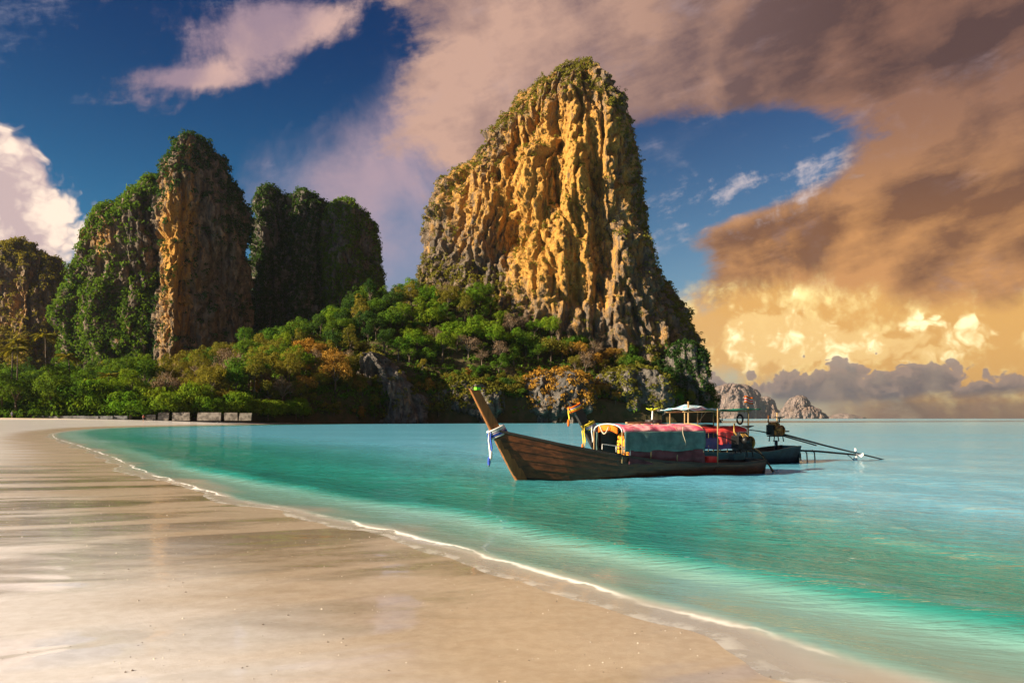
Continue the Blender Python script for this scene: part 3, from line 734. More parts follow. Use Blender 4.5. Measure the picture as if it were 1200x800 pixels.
# outcrop at the corner of the beach
tower('limestone_outcrop', 'bare grey limestone outcrop at the end of the beach', 262, [(413, 424), (416, 420), (421, 416), (433, 417), (447, 413), (470, 402), (496, 396)],
      [(413, 428), (415, 447), (424, 458), (432, 467), (447, 482), (462, 493), (472, 502), (483, 505), (496, 507)],
      [(-1, .2), (-.55, -.75), (-.35, -.80), (.1, -.7), (.25, -1.0), (.85, -.6), (1, .2), (.6, 1), (-.6, 1)], 8.2, 260, 150, .6, amp=.5, mat=ROCKG, ochre=lambda px, py: .05 + .35 * g2(px, py, 428, 450, 14, 40) + .3 * g2(px, py, 470, 470, 20, 20),
      veg=lambda px, py, N, n: (sstep(.1, .35, n) * sstep(425, 440, py) + .9 * sstep(468, 480, py) * sstep(470, 440, px) + .5 * sstep(.5, .7, N[:, 2])) * .8, vegmat=LEAF_OLIVE, vegsize=.7, vlabel='olive shrubs on the grey outcrop')
# rocks that drop into the sea under the wooded slope
POLYS = [(-1, .1), (-.8, -.6), (-.3, -.9), (.2, -.85), (.7, -.9), (.95, -.4), (1, .2), (.6, 1), (-.6, 1)]
def S_veg(px, py, N, n): return (sstep(.3, .5, N[:, 2]) + sstep(-.25, .1, n) * sstep(486, 470, py)) * .85
for i, (l, r, t, Y0, lab) in enumerate([(488, 600, 446, 270, 'low sea cliff beside the grey outcrop'), (585, 705, 436, 278, 'sea cliff below the golden trees'), (690, 790, 430, 284, 'sea cliff with hanging creepers below the tall tower'), (770, 832, 402, 298, 'dark sea cliff at the foot of the tall tower')]):
    w = r - l
    tower('sea_cliff', lab, Y0, [(t, l + .42 * w), (t + 6, l + .2 * w), (t + 18, l + .06 * w), (496, l)], [(t, l + .55 * w), (t + 5, r - .2 * w), (t + 16, r - .05 * w), (496, r)], POLYS, 9.1 + i, 220, 90, .42, amp=.62,
          mat=ROCKG, ochre=lambda px, py: .02 + 0 * px, veg=S_veg if i < 3 else (lambda px, py, N, n: sstep(488, 474, py) * sstep(-.5, -.1, n)), vegmat=[LEAF_OLIVE, LEAF_DRY, LEAF_OLIVE, LEAF_DARK][i], under=3.2, vegsize=.85, vlabel=['olive', 'dry golden', 'trailing olive', 'dark green'][i] + ' scrub on the ' + lab)
# islands out at sea
FP = [(-1, .2), (-.7, -.6), (-.1, -1), (.5, -.9), (.9, -.4), (1, .2), (.6, 1), (-.6, 1)]
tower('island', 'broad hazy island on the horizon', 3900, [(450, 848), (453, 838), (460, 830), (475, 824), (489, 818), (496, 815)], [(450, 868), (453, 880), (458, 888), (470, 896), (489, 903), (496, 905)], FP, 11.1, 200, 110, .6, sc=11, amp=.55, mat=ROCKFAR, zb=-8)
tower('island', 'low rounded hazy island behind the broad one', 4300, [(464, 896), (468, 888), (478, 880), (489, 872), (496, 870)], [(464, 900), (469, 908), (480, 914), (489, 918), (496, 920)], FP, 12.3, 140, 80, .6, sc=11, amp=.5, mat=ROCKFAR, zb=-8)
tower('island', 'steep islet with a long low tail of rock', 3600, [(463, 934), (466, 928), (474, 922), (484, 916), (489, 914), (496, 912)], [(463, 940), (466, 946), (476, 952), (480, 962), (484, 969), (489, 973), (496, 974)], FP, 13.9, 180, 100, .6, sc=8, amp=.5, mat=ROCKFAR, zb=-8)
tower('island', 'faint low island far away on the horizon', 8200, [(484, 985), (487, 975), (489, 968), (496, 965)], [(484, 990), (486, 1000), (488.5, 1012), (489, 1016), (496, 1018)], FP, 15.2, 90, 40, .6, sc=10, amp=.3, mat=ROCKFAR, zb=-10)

# ------------------------------------------------------------------ trees
def crown_mesh(name, mat, seed, rc=4.5, h=9.0, nb=20, per=150, flat=0.75, leaf=0.30, low=0.62, sparse=1.0):
    """leaf clumps spread through a dome of branches; returns mesh and the clump centres"""
    r = np.random.default_rng(seed); P = []
    cz = h - rc * flat
    while len(P) < nb:
        v = r.normal(size=3); v /= np.linalg.norm(v)
        if v[2] < -low: continue
        q = r.uniform(.35, .82)
        p = np.array([v[0] * rc * q, v[1] * rc * q, cz + v[2] * rc * flat * q])
        if all(np.linalg.norm(p - o) > rc * .26 for o in P) or r.random() < .08: P.append(p)
    P = np.array(P); rad = rc * r.uniform(.24, .42, nb) * sparse
    V, Q = clumps(P, rad, per, leaf * 0.32 * 1.6, .4, .8)
    return mesh_np(name, V, Q, mat), P
def trunk_mesh(name, P, h, r0=0.28, seed=0, limbs=6, mat=None):
    mb = MB(); r = random.Random(seed); top = Vector(P.mean(0)); top.x *= .4; top.y *= .4
    bend = Vector((r.uniform(-.5, .5), r.uniform(-.5, .5), 0))
    fork = Vector((top.x * .6, top.y * .6, h * .42)) + bend * .4
    mb.tube([(0, 0, -1.2), (bend.x * .3, bend.y * .3, h * .18), fork], [r0 * 1.35, r0, r0 * .75], 7)
    idx = list(range(len(P))); r.shuffle(idx)
    for k in idx[:limbs]:
        e = Vector(P[k]); mid = fork.lerp(e, .55) + Vector((r.uniform(-.4, .4), r.uniform(-.4, .4), .4))
        mb.tube([fork - Vector((0, 0, .3)), mid, e], [r0 * .55, r0 * .33, r0 * .12], 5)
    return mb.mesh(name, mat or BARK, True)
def tree_proto(name, mat, seed, **kw):
    limbs = kw.pop('limbs', 6)
    cm, P = crown_mesh('crown', mat, seed, **kw); tm = trunk_mesh('trunk', P, kw.get('h', 9.0), seed=seed, limbs=limbs)
    return name, tm, cm
def twig_proto(seed, rc=4.0, h=8.0):
    """leafless crown: fans of fine branches with a few dry leaves"""
    cm, P = crown_mesh('crown', LEAF_TWIG, seed, rc=rc, h=h, nb=16, per=75, leaf=.26, sparse=1.0)
    mb = MB(); r = random.Random(seed); fork = Vector((0, 0, h * .35))
    mb.tube([(0, 0, -1.2), (0.1, 0, h * .2), fork], [.32, .24, .18], 6)
    for p in P:
        e = Vector(p); mid = fork.lerp(e, .5) + Vector((0, 0, .5)); mb.tube([fork, mid, e], [.12, .08, .04], 4)
        for _ in range(5):
            q = e + Vector((r.gauss(0, 1), r.gauss(0, 1), r.gauss(.6, .7))) * rc * .22; mb.tube([mid.lerp(e, .6), q], [.05, .02], 3)
    return 'bare_tree', mb.mesh('trunk', simple('pale bark', (.24, .18, .13), .9, .3) if 'pale bark' not in bpy.data.materials else bpy.data.materials['pale bark'], True), cm
KIND = {
    'dark': [tree_proto('evergreen_tree', LEAF_DARK, 20 + i, rc=(4.4, 3.6, 4.8, 3.2)[i], h=(9.5, 11.5, 8, 10)[i], flat=(.95, 1.35, .7, 1.2)[i], nb=(20, 22, 16, 14)[i]) for i in range(4)],
    'green': [tree_proto('broadleaf_tree', LEAF_GREEN, 30 + i, rc=(4.5, 3.8, 5.0, 3.4, 4.4)[i], h=(9, 10.5, 8, 7, 11)[i], flat=(.75, 1.1, .55, .9, .6)[i], nb=(20, 18, 24, 12, 15)[i]) for i in range(5)],
    'bright': [tree_proto('leafy_tree', LEAF_BRIGHT, 40 + i, rc=(4.6, 3.9, 5.0, 3.5, 4.2)[i], h=(8.8, 10, 8, 7, 10)[i], flat=(.75, 1.05, .6, .9, .7)[i], nb=(20, 18, 24, 12, 15)[i]) for i in range(5)],
    'olive': [tree_proto('olive_green_tree', LEAF_OLIVE, 50 + i, rc=(4.2, 3.5, 4.6, 3.2)[i], h=(9, 11, 8, 7)[i], flat=(.85, 1.25, .6, 1)[i], nb=(18, 20, 22, 11)[i], per=(150, 120, 110, 150)[i]) for i in range(4)],
    'dry': [tree_proto('dry_tree', LEAF_DRY, 60 + i, rc=4.3, h=8.2, per=95) for i in range(3)],
    'twig': [twig_proto(70 + i) for i in range(3)],
    'shade': [tree_proto('beach_tree', LEAF_BRIGHT, 80 + i, rc=6.4, h=6.6, flat=.55, nb=40, low=.55, limbs=9) for i in range(3)],
}
LOOK = {'dark': 'dark evergreen tree', 'green': 'mid green broadleaf tree', 'bright': 'bright green broadleaf tree', 'olive': 'olive green tree', 'dry': 'dry golden-leaved tree', 'twig': 'bare pale-branched tree', 'shade': 'low spreading bright green shade tree'}
def place_tree(kind, x, y, z, s, where, sz=None):
    name, tm, cm = random.choice(KIND[kind])
    o = empty(name, (x, y, z), random.uniform(0, 6.28)); o.scale = (s, s, (sz or s))
    obj('trunk', tm, o); obj('crown', cm, o)
    tag(o, LOOK[kind] + ' ' + where, 'tree', LOOK[kind] + 's ' + where)
    return o
def inside_tower(x, y):
    for cx, cy_, a, b in TOWERS:
        if ((x - cx) / (a * .98))**2 + ((y - cy_) / (b * .98))**2 < .80: return True
    return False
def choose(px, py, r):
    """which kind of tree grows where, after the patches in the photograph"""
    if 640 < px < 722 and 400 < py < 478: return 'dry' if r < .62 else 'olive' if r < .8 else 'twig'
    if 525 < px < 580 and 410 < py < 450: return 'dry' if r < .55 else 'olive'
    if 470 < px < 668 and 325 < py < 425: return 'bright' if r < .55 else 'green' if r < .85 else 'olive' if r < .95 else 'twig'
    if 655 < px < 705 and 360 < py < 395: return 'twig' if r < .4 else 'green'
    if 700 <= px: return 'dark' if r < .35 else 'green' if r < .6 else 'olive' if r < .9 else 'dry'
    if 340 < px < 425 and py > 400: return 'olive' if r < .5 else 'dry' if r < .75 else 'bright' if r < .85 else 'twig'
    if 425 <= px < 530 and py > 425: return 'twig' if r < .25 else 'olive' if r < .65 else 'green'
    if 250 < px < 345 and 410 < py < 455: return 'olive' if r < .5 else 'green' if r < .8 else 'twig'
    if 180 < px < 250 and 428 < py < 452: return 'twig' if r < .5 else 'olive'
    if px < 250 and py > 440: return 'green' if r < .5 else 'bright' if r < .75 else 'dark'
    if px < 330: return 'green' if r < .45 else 'dark' if r < .65 else 'olive' if r < .85 else 'bright'
    return 'dark' if r < .42 else 'green' if r < .75 else 'olive' if r < .9 else 'bright'
def plant_forest():
    pts = []; cell = {}
    xs = rng.uniform(-205, 82, 7000); ys = rng.uniform(196, 322, 7000)
    hf = hill_front(xs); hz_ = hill_z(xs, ys)
    order = np.argsort(ys - hf)
    for k in order:
        x, y, z = xs[k], ys[k], hz_[k]
        if y < hf[k] + 2.0 or z < 0.6 or x < -0.70 * y or x > .262 * y: continue
        left = x < -70
        if left and y > 292 and rng.random() < .3: continue
        if inside_tower(x, y): continue
        rmin = 3.9 if (y - hf[k]) < 25 else 4.6
        ok = True; cxk, cyk = int(x // 6), int(y // 6)
        for a in (-1, 0, 1):
            for b in (-1, 0, 1):
                for (u, v) in cell.get((cxk + a, cyk + b), ()):
                    if (u - x)**2 + (v - y)**2 < rmin * rmin: ok = False
        if not ok: continue
        cell.setdefault((cxk, cyk), []).append((x, y)); pts.append((x, y, z))
    plan = []
    for x, y, z in pts:
        px, py = 600 + F * x / y, HOR - F * (z + 7 - CAMH) / y
        s = random.uniform(.75, 1.30)
        if 400 < px < 515 and py > 420 and y < 262: s *= .55
        k = choose(px, py, random.random())
        if y - float(hill_front(np.array(x))) < 11 and x > -40: s *= .6
        plan.append((x, y, z, s, k))
    A = np.array([(p[0], p[1]) for p in plan])
    SHORT = {'dark': 'a dark evergreen', 'green': 'a mid green tree', 'bright': 'a bright green tree', 'olive': 'an olive tree', 'dry': 'a dry golden tree', 'twig': 'a bare tree'}
    for i, (x, y, z, s, k) in enumerate(plan):
        d = (A[:, 0] - x)**2 + (A[:, 1] - y)**2; d[i] = 1e9; nb = plan[int(np.argmin(d))][4]
        px = 600 + F * x / y; back = y - float(hill_front(np.array(x))) > 24
        zone = ('by the palms' if px < 70 else 'below the creeper-hung shoulder' if px < 180 else 'below the golden edge' if px < 292 else 'below the overgrown heads' if px < 400
                else 'around the grey outcrop' if px < 510 and not back else 'above the grey outcrop' if px < 510 else 'above the sea cliff' if not back else 'at the foot of the tallest tower')
        size = 'small ' if s < .8 else 'large ' if s > 1.12 else ''
        o = place_tree(k, x, y, z - .3, s, zone, s * random.uniform(.85, 1.2))
        o['label'] = size + LOOK[k].replace(' broadleaf', '') + ' beside ' + SHORT[nb] + ' ' + zone
    return len(plan)
NT = plant_forest()
# spreading shade trees along the top of the beach
for x, y, s in [(-136, 203, .75), (-121, 204, 1.15), (-110.5, 202, .95), (-101, 204, 1.0), (-92, 206, .95), (-83, 208, .9), (-76.5, 213, .95), (-70, 219, .8), (-146, 205, .8), (-64, 228, .75), (-87.5, 212, 1.05), (-97, 210, 1.1)]:
    o = place_tree('shade', x, y + random.uniform(-1.5, 2.5), 2.0, s * random.uniform(.85, 1.2), 'at the top of the beach', s * random.uniform(.95, 1.55))
    o['label'] = LOOK['shade'] + ' ' + ('beside the palms' if x < -130 else 'above the dark kerb' if x < -100 else 'at the first wall panels' if x < -90 else 'behind the middle wall panels' if x < -80 else 'at the last wall panels' if x < -68 else 'between the wall and the outcrop') + (', broadest there' if s > 1 else ', low and rounded' if s < .85 else '')
# scrub on the steep bank between the beach and the sea cliffs
SCRUB = {'olive': tree_proto('shrub', LEAF_OLIVE, 91, rc=3.0, h=4.0, flat=.8, nb=14, low=.9, limbs=4), 'dry': tree_proto('shrub', LEAF_DRY, 92, rc=2.8, h=3.8, flat=.8, nb=13, low=.9, limbs=4), 'green': tree_proto('shrub', LEAF_GREEN, 93, rc=3.0, h=4.2, flat=.85, nb=14, low=.9, limbs=4)}
for i in range(95):
    x = random.uniform(-84, 4); f = float(hill_front(np.array(x))); y = f + abs(random.gauss(0, 1)) * 7 + .5; z = float(hill_z(np.array(x), np.array(y))); px = 600 + F * x / y
    k = random.choices(['olive', 'dry', 'green'], [5, 3, 2] if px < 430 else [4, 1.5, 3])[0]
    nm, tm, cm = SCRUB[k]; o = empty(nm, (x, y, z - .2), random.uniform(0, 6)); sc_ = random.uniform(.55, 1.25); o.scale = (sc_, sc_, sc_ * random.uniform(.8, 1.3))
    obj('trunk', tm, o); obj('crown', cm, o); w = 'on the bank short of the grey outcrop' if px < 408 else 'around the foot of the grey outcrop' if px < 510 else 'on the low sea cliff'
    tag(o, ('small ' if sc_ < .75 else 'large ' if sc_ > 1.05 else '') + {'olive': 'olive green', 'dry': 'dry golden', 'green': 'mid green'}[k] + ' shrub ' + w, 'shrub', 'shrubs ' + w)
# undergrowth that closes the gaps between the trunks
def undergrowth():
    n = 9000; x = rng.uniform(-205, 80, n); y = rng.uniform(196, 312, n); z = hill_z(x, y)
    k = (y > hill_front(x) + .8) & (z > .8) & (x > -.72 * y); x, y, z = x[k], y[k], z[k]
    P = np.stack([x, y, z + .5], -1); V, Q = clumps(P, rng.uniform(.9, 2.2, len(P)), 13, .34)
    tag(obj('undergrowth', mesh_np('undergrowth', V, Q, LEAF_GREEN)), 'dense low shrubs under the forest trees', kind='stuff')
    x = rng.uniform(-160, -40, 900); y = hill_front(x) + rng.uniform(.5, 5, 900); z = hill_z(x, y)
    P = np.stack([x, y, np.maximum(z, 1.9) + rng.uniform(0, 1.6, 900)], -1); V, Q = clumps(P, rng.uniform(.7, 1.5, 900), 16, .30)
    tag(obj('hedge_growth', mesh_np('hedge_growth', V, Q, LEAF_GREEN)), 'green scrub along the top edge of the beach', kind='stuff')
undergrowth()
# palms
def palm_parts(h, seed):
    r = random.Random(seed); mb = MB(); lean = r.uniform(-.8, .8)
    mb.tube([(0, 0, -1), (lean * .2, 0, h * .3), (lean * .6, .1, h * .7), (lean, .1, h)], [.30, .21, .17, .15], 7)
    return mb.mesh('trunk', BARK, True), Vector((lean, .1, h))
def frond_mesh(seed):
    r = random.Random(seed); mb = MB(); L = 4.4
    def at(t): return Vector((L * t * (1 - .12 * t), 0, 1.25 * t - 2.7 * t * t))
    mb.tube([at(i / 7) for i in range(8)], [.06, .055, .05, .045, .04, .03, .02, .012], 4)
    for i in range(1, 26):
        t = i / 26; p = at(t); ln = 1.05 * math.sin(math.pi * (t * .86 + .1)) + .15
        for sgn in (-1, 1):
            tip = p + Vector((ln * .45, sgn * ln * .8, -ln * .5)); w = Vector((.09, 0, .02))
            mb.add([p - w, p + w, tip + w * .3, tip - w * .3], [[0, 1, 2, 3]])
    return mb.mesh('frond', LEAF_OLIVE)
FR = [frond_mesh(i) for i in range(3)]
for i, (x, y, h, s) in enumerate([(-141, 216, 17.5, 1.0), (-134.5, 222, 20.5, 1.0), (-128.5, 224, 15.0, .95), (-145, 225, 20, 1.05), (-112, 214, 9.5, .8), (-149, 214, 14.5, 1.0), (-117.5, 213, 8.0, .75)]):
    z = float(hill_z(np.array(float(x)), np.array(float(y))))
    o = empty('palm_tree', (x, y, z), i * 1.7); tm, top = palm_parts(h, i); obj('trunk', tm, o)
    for k in range(17):
        f = obj('frond', FR[k % 3], o); f.location = top; f.scale = (s, s, s)
        f.rotation_euler = (random.uniform(-.2, .2), random.uniform(-.55, .45), k * 2.4)
    tag(o, ['slim tall', 'tallest', 'leaning', 'broad-headed tall', 'short', 'low broad-headed', 'shortest'][i] + ' coconut palm rising from the forest behind the beach', 'palm', 'coconut palms behind the beach')

# ------------------------------------------------------------------ beach wall, rocks, strollers
CONC = simple('weathered concrete', (0.19, 0.165, 0.145), .9, .45, .9, bumps=.3)
wall = empty('concrete_wall', (-86, 201, 1.7)); tag(wall, 'low broken concrete wall panels under the trees behind the beach', 'wall')
for i, (p0, p1, hh) in enumerate([(170, 183, 1.0), (185, 199, 1.6), (201, 223, 1.55), (231, 260, 1.55), (262, 279, 1.5), (280, 296, 1.4)]):
    x0 = (p0 - 600) / F * 201; x1 = (p1 - 600) / F * 201
    mb = MB(); t = .12 * (-1)**i
    mb.add([(x0 + t, 0, -.6), (x1 - .3 + t, 0, -.6), (x1 - .3, .25, hh), (x0, .25, hh * random.uniform(.93, 1)), (x0 + t, .5, -.6), (x1 - .3 + t, .5, -.6), (x1 - .3, .5, hh), (x0, .5, hh)],
           [[0, 1, 2, 3], [5, 4, 7, 6], [4, 0, 3, 7], [1, 5, 6, 2], [3, 2, 6, 7], [4, 5, 1, 0]])
    o = mb.build('panel', CONC, wall, bevel=.04); o.location = (86, i * .03, 0)
lw = MB()
for k in range(14):
    x0 = -150 + k * 3.6; lw.box((x0 + 1.8, 199 + .4 * math.sin(k), 1.95), (3.54, .5, .75 + .1 * math.sin(k * 2.1)), bev=.05)
o = lw.build('kerb_wall', simple('dark stained concrete', (.14, .14, .15), .9, .4, 1.0), bevel=.03); tag(o, 'long low dark concrete kerb along the top of the beach', 'wall')
for i, (px, Y, r) in enumerate([(352, 242, 1.0), (372, 247, .8), (398, 250, 1.3), (416, 252, .9), (446, 253, 1.6), (462, 254, 1.0), (482, 256, 1.2), (335, 238, .6), (505, 262, 1.4), (431, 251, .7)]):
    x = (px - 600) / F * Y; mb = MB(); random.seed(100 + i); mb.ball((0, 0, 0), (r * 1.3, r, r * .75), 10, 7, .13)
    o = mb.build('boulder', ROCKG, None, True); o.location = (x, Y, .35 * r + max(0, float(sand_z(np.array([x]), np.array([float(Y)]), shore_sd(np.array([x]), np.array([float(Y)])))[0]))); o.rotation_euler = (0, 0, i)
    tag(o, ('large' if r > 1.25 else 'small' if r < .85 else 'middling') + ' dark boulder ' + ('on the sand short of' if px < 410 else 'at the foot of') + ' the grey outcrop', 'boulder', 'boulders on the shore')
random.seed(21)
def person(loc, rz, shirt, shorts, label, stride=.25):
    """one continuous skinned figure, clothes as separate shells"""
    J = {'pel': (0, 0, .95), 'chest': (0, 0, 1.30), 'neck': (0, 0, 1.48), 'head': (0, -.02, 1.60), 'crown': (0, -.01, 1.72),
         'hl': (-.10, 0, .90), 'kl': (-.11, -stride * .5, .50), 'al': (-.11, -stride * .6, .08), 'tl': (-.11, -stride * .6 - .16, .03),
         'hr': (.10, 0, .90), 'kr': (.11, stride * .25, .49), 'ar': (.11, stride * .9, .10), 'tr': (.11, stride * .9 - .15, .03),
         'sl': (-.18, 0, 1.40), 'el': (-.25, .08, 1.13), 'wl': (-.25, -.02, .90), 'fl': (-.25, -.05, .80), 'sr': (.18, 0, 1.40), 'er': (.25, -.06, 1.13), 'wr': (.25, -.16, .92), 'fr': (.25, -.19, .83)}
    Rr = dict(pel=.14, chest=.15, neck=.06, head=.095, crown=.06, hl=.085, kl=.058, al=.042, tl=.035, hr=.085, kr=.058, ar=.042, tr=.035, sl=.065, el=.043, wl=.03, fl=.035, sr=.065, er=.043, wr=.03, fr=.035)
    E = [('pel', 'chest'), ('chest', 'neck'), ('neck', 'head'), ('head', 'crown'), ('pel', 'hl'), ('hl', 'kl'), ('kl', 'al'), ('al', 'tl'), ('pel', 'hr'), ('hr', 'kr'), ('kr', 'ar'), ('ar', 'tr'), ('chest', 'sl'), ('sl', 'el'), ('el', 'wl'), ('wl', 'fl'), ('chest', 'sr'), ('sr', 'er'), ('er', 'wr'), ('wr', 'fr')]
    ks = list(J); me = bpy.data.meshes.new('person'); me.from_pydata([J[k] for k in ks], [(ks.index(a), ks.index(b)) for a, b in E], [])
    o = obj('person', me); md = o.modifiers.new('skin', 'SKIN'); o.modifiers.new('smooth', 'SUBSURF').levels = 1
    for i, k in enumerate(ks): me.skin_vertices[0].data[i].radius = (Rr[k], Rr[k] * .8)
    me.skin_vertices[0].data[0].use_root = True
    me.materials.append(simple('skin', (.36, .20, .13), .6))
    o.location = loc; o.rotation_euler = (0, 0, rz)
    mb = MB(); mb.lathe((0, 0, 0), [(.20, .93), (.19, 1.1), (.21, 1.3), (.20, 1.40), (.09, 1.47)], 12); mb.build('shirt', simple('shirt', shirt, .8), o, True)
    mb = MB(); mb.lathe((0, 0, 0), [(.17, 1.0), (.20, .85), (.22, .62)], 12); mb.build('shorts', simple('shorts', shorts, .8), o, True)
    mb = MB(); mb.ball((0, .015, 1.68), (.11, .115, .10), 10, 6); mb.build('hair', simple('hair', (.02, .015, .012), .6), o, True)
    tag(o, label, 'person')
def ground(x, y): return float(sand_z(np.array([float(x)]), np.array([float(y)]), shore_sd(np.array([float(x)]), np.array([float(y)])))[0])
for px, Y, sh, so, lab in [(168, 186, (.45, .12, .08), (.05, .05, .07), 'person in a reddish top walking on the sand near the concrete wall'), (14, 192, (.25, .32, .45), (.10, .12, .2), 'person in pale blue standing on the sand by the kerb')]:
    x = (px - 600) / F * Y; person((x, Y, ground(x, Y)), 1.2, sh, so, lab)

# ------------------------------------------------------------------ long-tail boats
HULLW = wood_mat('oiled brown hull planks', (0.165, 0.052, 0.018), (0.050, 0.018, 0.009), .36)
HULLD = wood_mat('dark tarred wood', (0.020, 0.017, 0.017), (0.035, 0.027, 0.022), .55)
STEMW = wood_mat('varnished stem post', (0.34, 0.135, 0.040), (0.19, 0.070, 0.022), .38, (14, 14, 1.2))
DECKW = wood_mat('worn deck boards', (0.22, 0.14, 0.08), (0.12, 0.08, 0.05), .7)
TEALP = simple('teal boat paint', (0.012, 0.06, 0.075), .45, .4, 3)
NAVYP = simple('dark blue boat paint', (0.010, 0.022, 0.040), .45, .4, 3)
POLEW = wood_mat('bamboo poles', (0.42, 0.28, 0.13), (0.30, 0.18, 0.08), .6, (8, 8, 2))
RUST = simple('rusty engine metal', (0.50, 0.19, 0.045), .7, .5, 9, .3, .3, (0.035, 0.025, 0.022))
STEEL = simple('dark greasy steel', (0.035, 0.035, 0.038), .45, .4, 8, .6)
BRASS = simple('yellowed engine paint', (0.45, 0.27, 0.06), .6, .5, 9, .1, .3, (.12, .06, .02))
WHITE = simple('white paint', (0.75, 0.73, 0.70), .5, .15, 6)
ROPE = simple('pale rope', (0.52, 0.45, 0.34), .9, .3, 20)
def fabric(name, c, c2=None, var=.25): return simple(name, c, .85, var, 3.5, 0, .25, c2, .15)
PINK = fabric('faded pink tarpaulin', (0.66, 0.085, 0.17), (0.80, 0.42, 0.42)); RED = fabric('red tarpaulin', (0.66, 0.035, 0.035), (0.72, 0.10, 0.09))
GREEN = fabric('grey green curtain', (0.115, 0.200, 0.190)); MAROON = fabric('maroon curtain', (0.15, 0.055, 0.065)); PURPLE = fabric('purple curtain', (0.13, 0.075, 0.17), (.05, .06, .16))
ORANGE = fabric('orange cloth', (0.85, 0.17, 0.015)); JACKET = fabric('life jacket', (0.90, 0.26, 0.02), (.80, .42, .04)); BLACKF = fabric('black cloth', (.02, .02, .022))
YELLOW = fabric('yellow ribbon', (0.85, 0.62, 0.06)); BLUE = fabric('blue ribbon', (0.05, 0.10, 0.50)); WHITEF = fabric('white ribbon', (0.78, 0.76, 0.74)); LIME = fabric('lime ribbon', (.20, .75, .05)); MAUVE = fabric('mauve ribbon', (.55, .40, .55))
TARP = fabric('blue and white tarpaulin', (0.10, 0.30, 0.42), (0.80, 0.80, 0.78)); GREENT = fabric('green tarpaulin edge', (.02, .20, .12))

def boat(name, label, stern, L, sheer, beam, prow, axis_ang, trim, hullmat, nplank=6):
    """local x runs from stern (0) to bow, y to port, z up from the water"""
    root = empty(name, (stern[0], stern[1], 0), axis_ang)
    tag(root, label, 'boat', 'long-tail boats moored off the beach')
    rake = prow['rake']
    zk = -0.28
    def sh(t): return float(np.interp(t, *zip(*sheer)))
    def bm(t): return float(np.interp(t, *zip(*beam)))
    def P(t, u, side, off=0.0):
        zg = sh(t); z = zk * (1 - .35 * sstep(.75, 1, t)) ; z = z + (zg - z) * u**1.15
        y = (bm(t) + off) * (0.18 + .82 * u**0.62) if u > 0 else (bm(t) + off) * .10
        s = t * (L + rake * max(z, -.2))
        return (s, side * y, z)
    T = [i / 40 for i in range(41)]
    mb = MB()      # inner shell
    for side in (-1, 1): mb.grid(lambda i, j: P(i, j, side, -.035), 40, 6)
    mb.add([P(0, j / 6, s_, -.03) for s_ in (-1, 1) for j in range(7)], [[j, j + 1, 8 + j, 7 + j] for j in range(6)])
    hull = mb.build('hull', HULLD, root, True, solid=.02)
    ub = [0, .22, .40, .56, .71, .86, 1.0]
    for side in (-1, 1):
        for k in range(nplank):
            u0, u1 = ub[k], ub[k + 1] + (.03 if k < nplank - 1 else 0)
            vs, fs = [], []
            for t in T:
                a0 = P(t, u0, side, .034); a1 = P(t, u1, side, .004); b1 = P(t, u1, side, -.030); b0 = P(t, u0, side, -.022)
                vs += [a0, a1, b1, b0]
            for i in range(40):
                for c in range(4): fs.append([i * 4 + c, i * 4 + (c + 1) % 4, i * 4 + 4 + (c + 1) % 4, i * 4 + 4 + c])
            fs += [[0, 1, 2, 3], [160, 163, 162, 161]]
            MB().add(vs, fs).build('plank', hullmat if k > 0 else HULLD, hull)
        # gunwale rail
        vs, fs = [], []
        for t in T:
            x, y, z = P(t, 1, side); n_ = (abs(y) + .045) * side
            vs += [(x, n_, z - .035), (x, n_, z + .03), (x, y - .05 * side, z + .03), (x, y - .05 * side, z - .035)]
        for i in range(40):
            for c in range(4): fs.append([i * 4 + c, i * 4 + (c + 1) % 4, i * 4 + 4 + (c + 1) % 4, i * 4 + 4 + c])
        fs += [[0, 1, 2, 3], [160, 163, 162, 161]]
        MB().add(vs, fs).build('gunwale', trim, root)
    # transom
    mb = MB(); w0, z0 = bm(0), sh(0)
    mb.add([(-.03, -w0, z0 + .02), (-.03, w0, z0 + .02), (-.03, w0 * .8, -.05), (-.03, w0 * .35, zk), (-.03, -w0 * .35, zk), (-.03, -w0 * .8, -.05),
            (.03, -w0, z0 + .02), (.03, w0, z0 + .02), (.03, w0 * .8, -.05), (.03, w0 * .35, zk), (.03, -w0 * .35, zk), (.03, -w0 * .8, -.05)],
           [[0, 1, 2, 3, 4, 5], [11, 10, 9, 8, 7, 6]] + [[i, i + 6, (i + 1) % 6 + 6, (i + 1) % 6] for i in range(6)])
    mb.build('transom', trim, root)
    # thwarts and floor boards
    for t in prow.get('thwarts', (.08, .2, .68, .80)):
        x, y, z = P(t, .80, 1); MB().box((x, 0, z), (.22, 2 * y - .05, .035)).build('thwart', DECKW, root)
    mb = MB(); mb.grid(lambda i, j: (lambda q: (q[0], q[1] * (2 * j - 1), q[2]))(P(.03 + .90 * i, .42, 1, -.05)), 24, 2)
    mb.build('floor_board', DECKW, root, solid=.02)
    # stem post: a flat raked plank
    prof = prow['prof']; vs, fs = [], []
    for (s0, s1, z0_, z1_, th) in prof:
        vs += [(s1, -th, z1_), (s1 - .03, -th * 1.15, (z0_ + z1_) / 2), (s0, -th * 1.15, z0_), (s0, th * 1.15, z0_), (s1 - .03, th * 1.15, (z0_ + z1_) / 2), (s1, th, z1_)]
    for i in range(len(prof) - 1):
        for c in range(6): fs.append([i * 6 + c, i * 6 + (c + 1) % 6, i * 6 + 6 + (c + 1) % 6, i * 6 + 6 + c])
    fs += [[0, 1, 2, 3, 4, 5], [len(vs) - 6 + c for c in (5, 4, 3, 2, 1, 0)]]
    MB().add(vs, fs).build('stem_post', prow['mat'], root, bevel=.012)
    return root, P
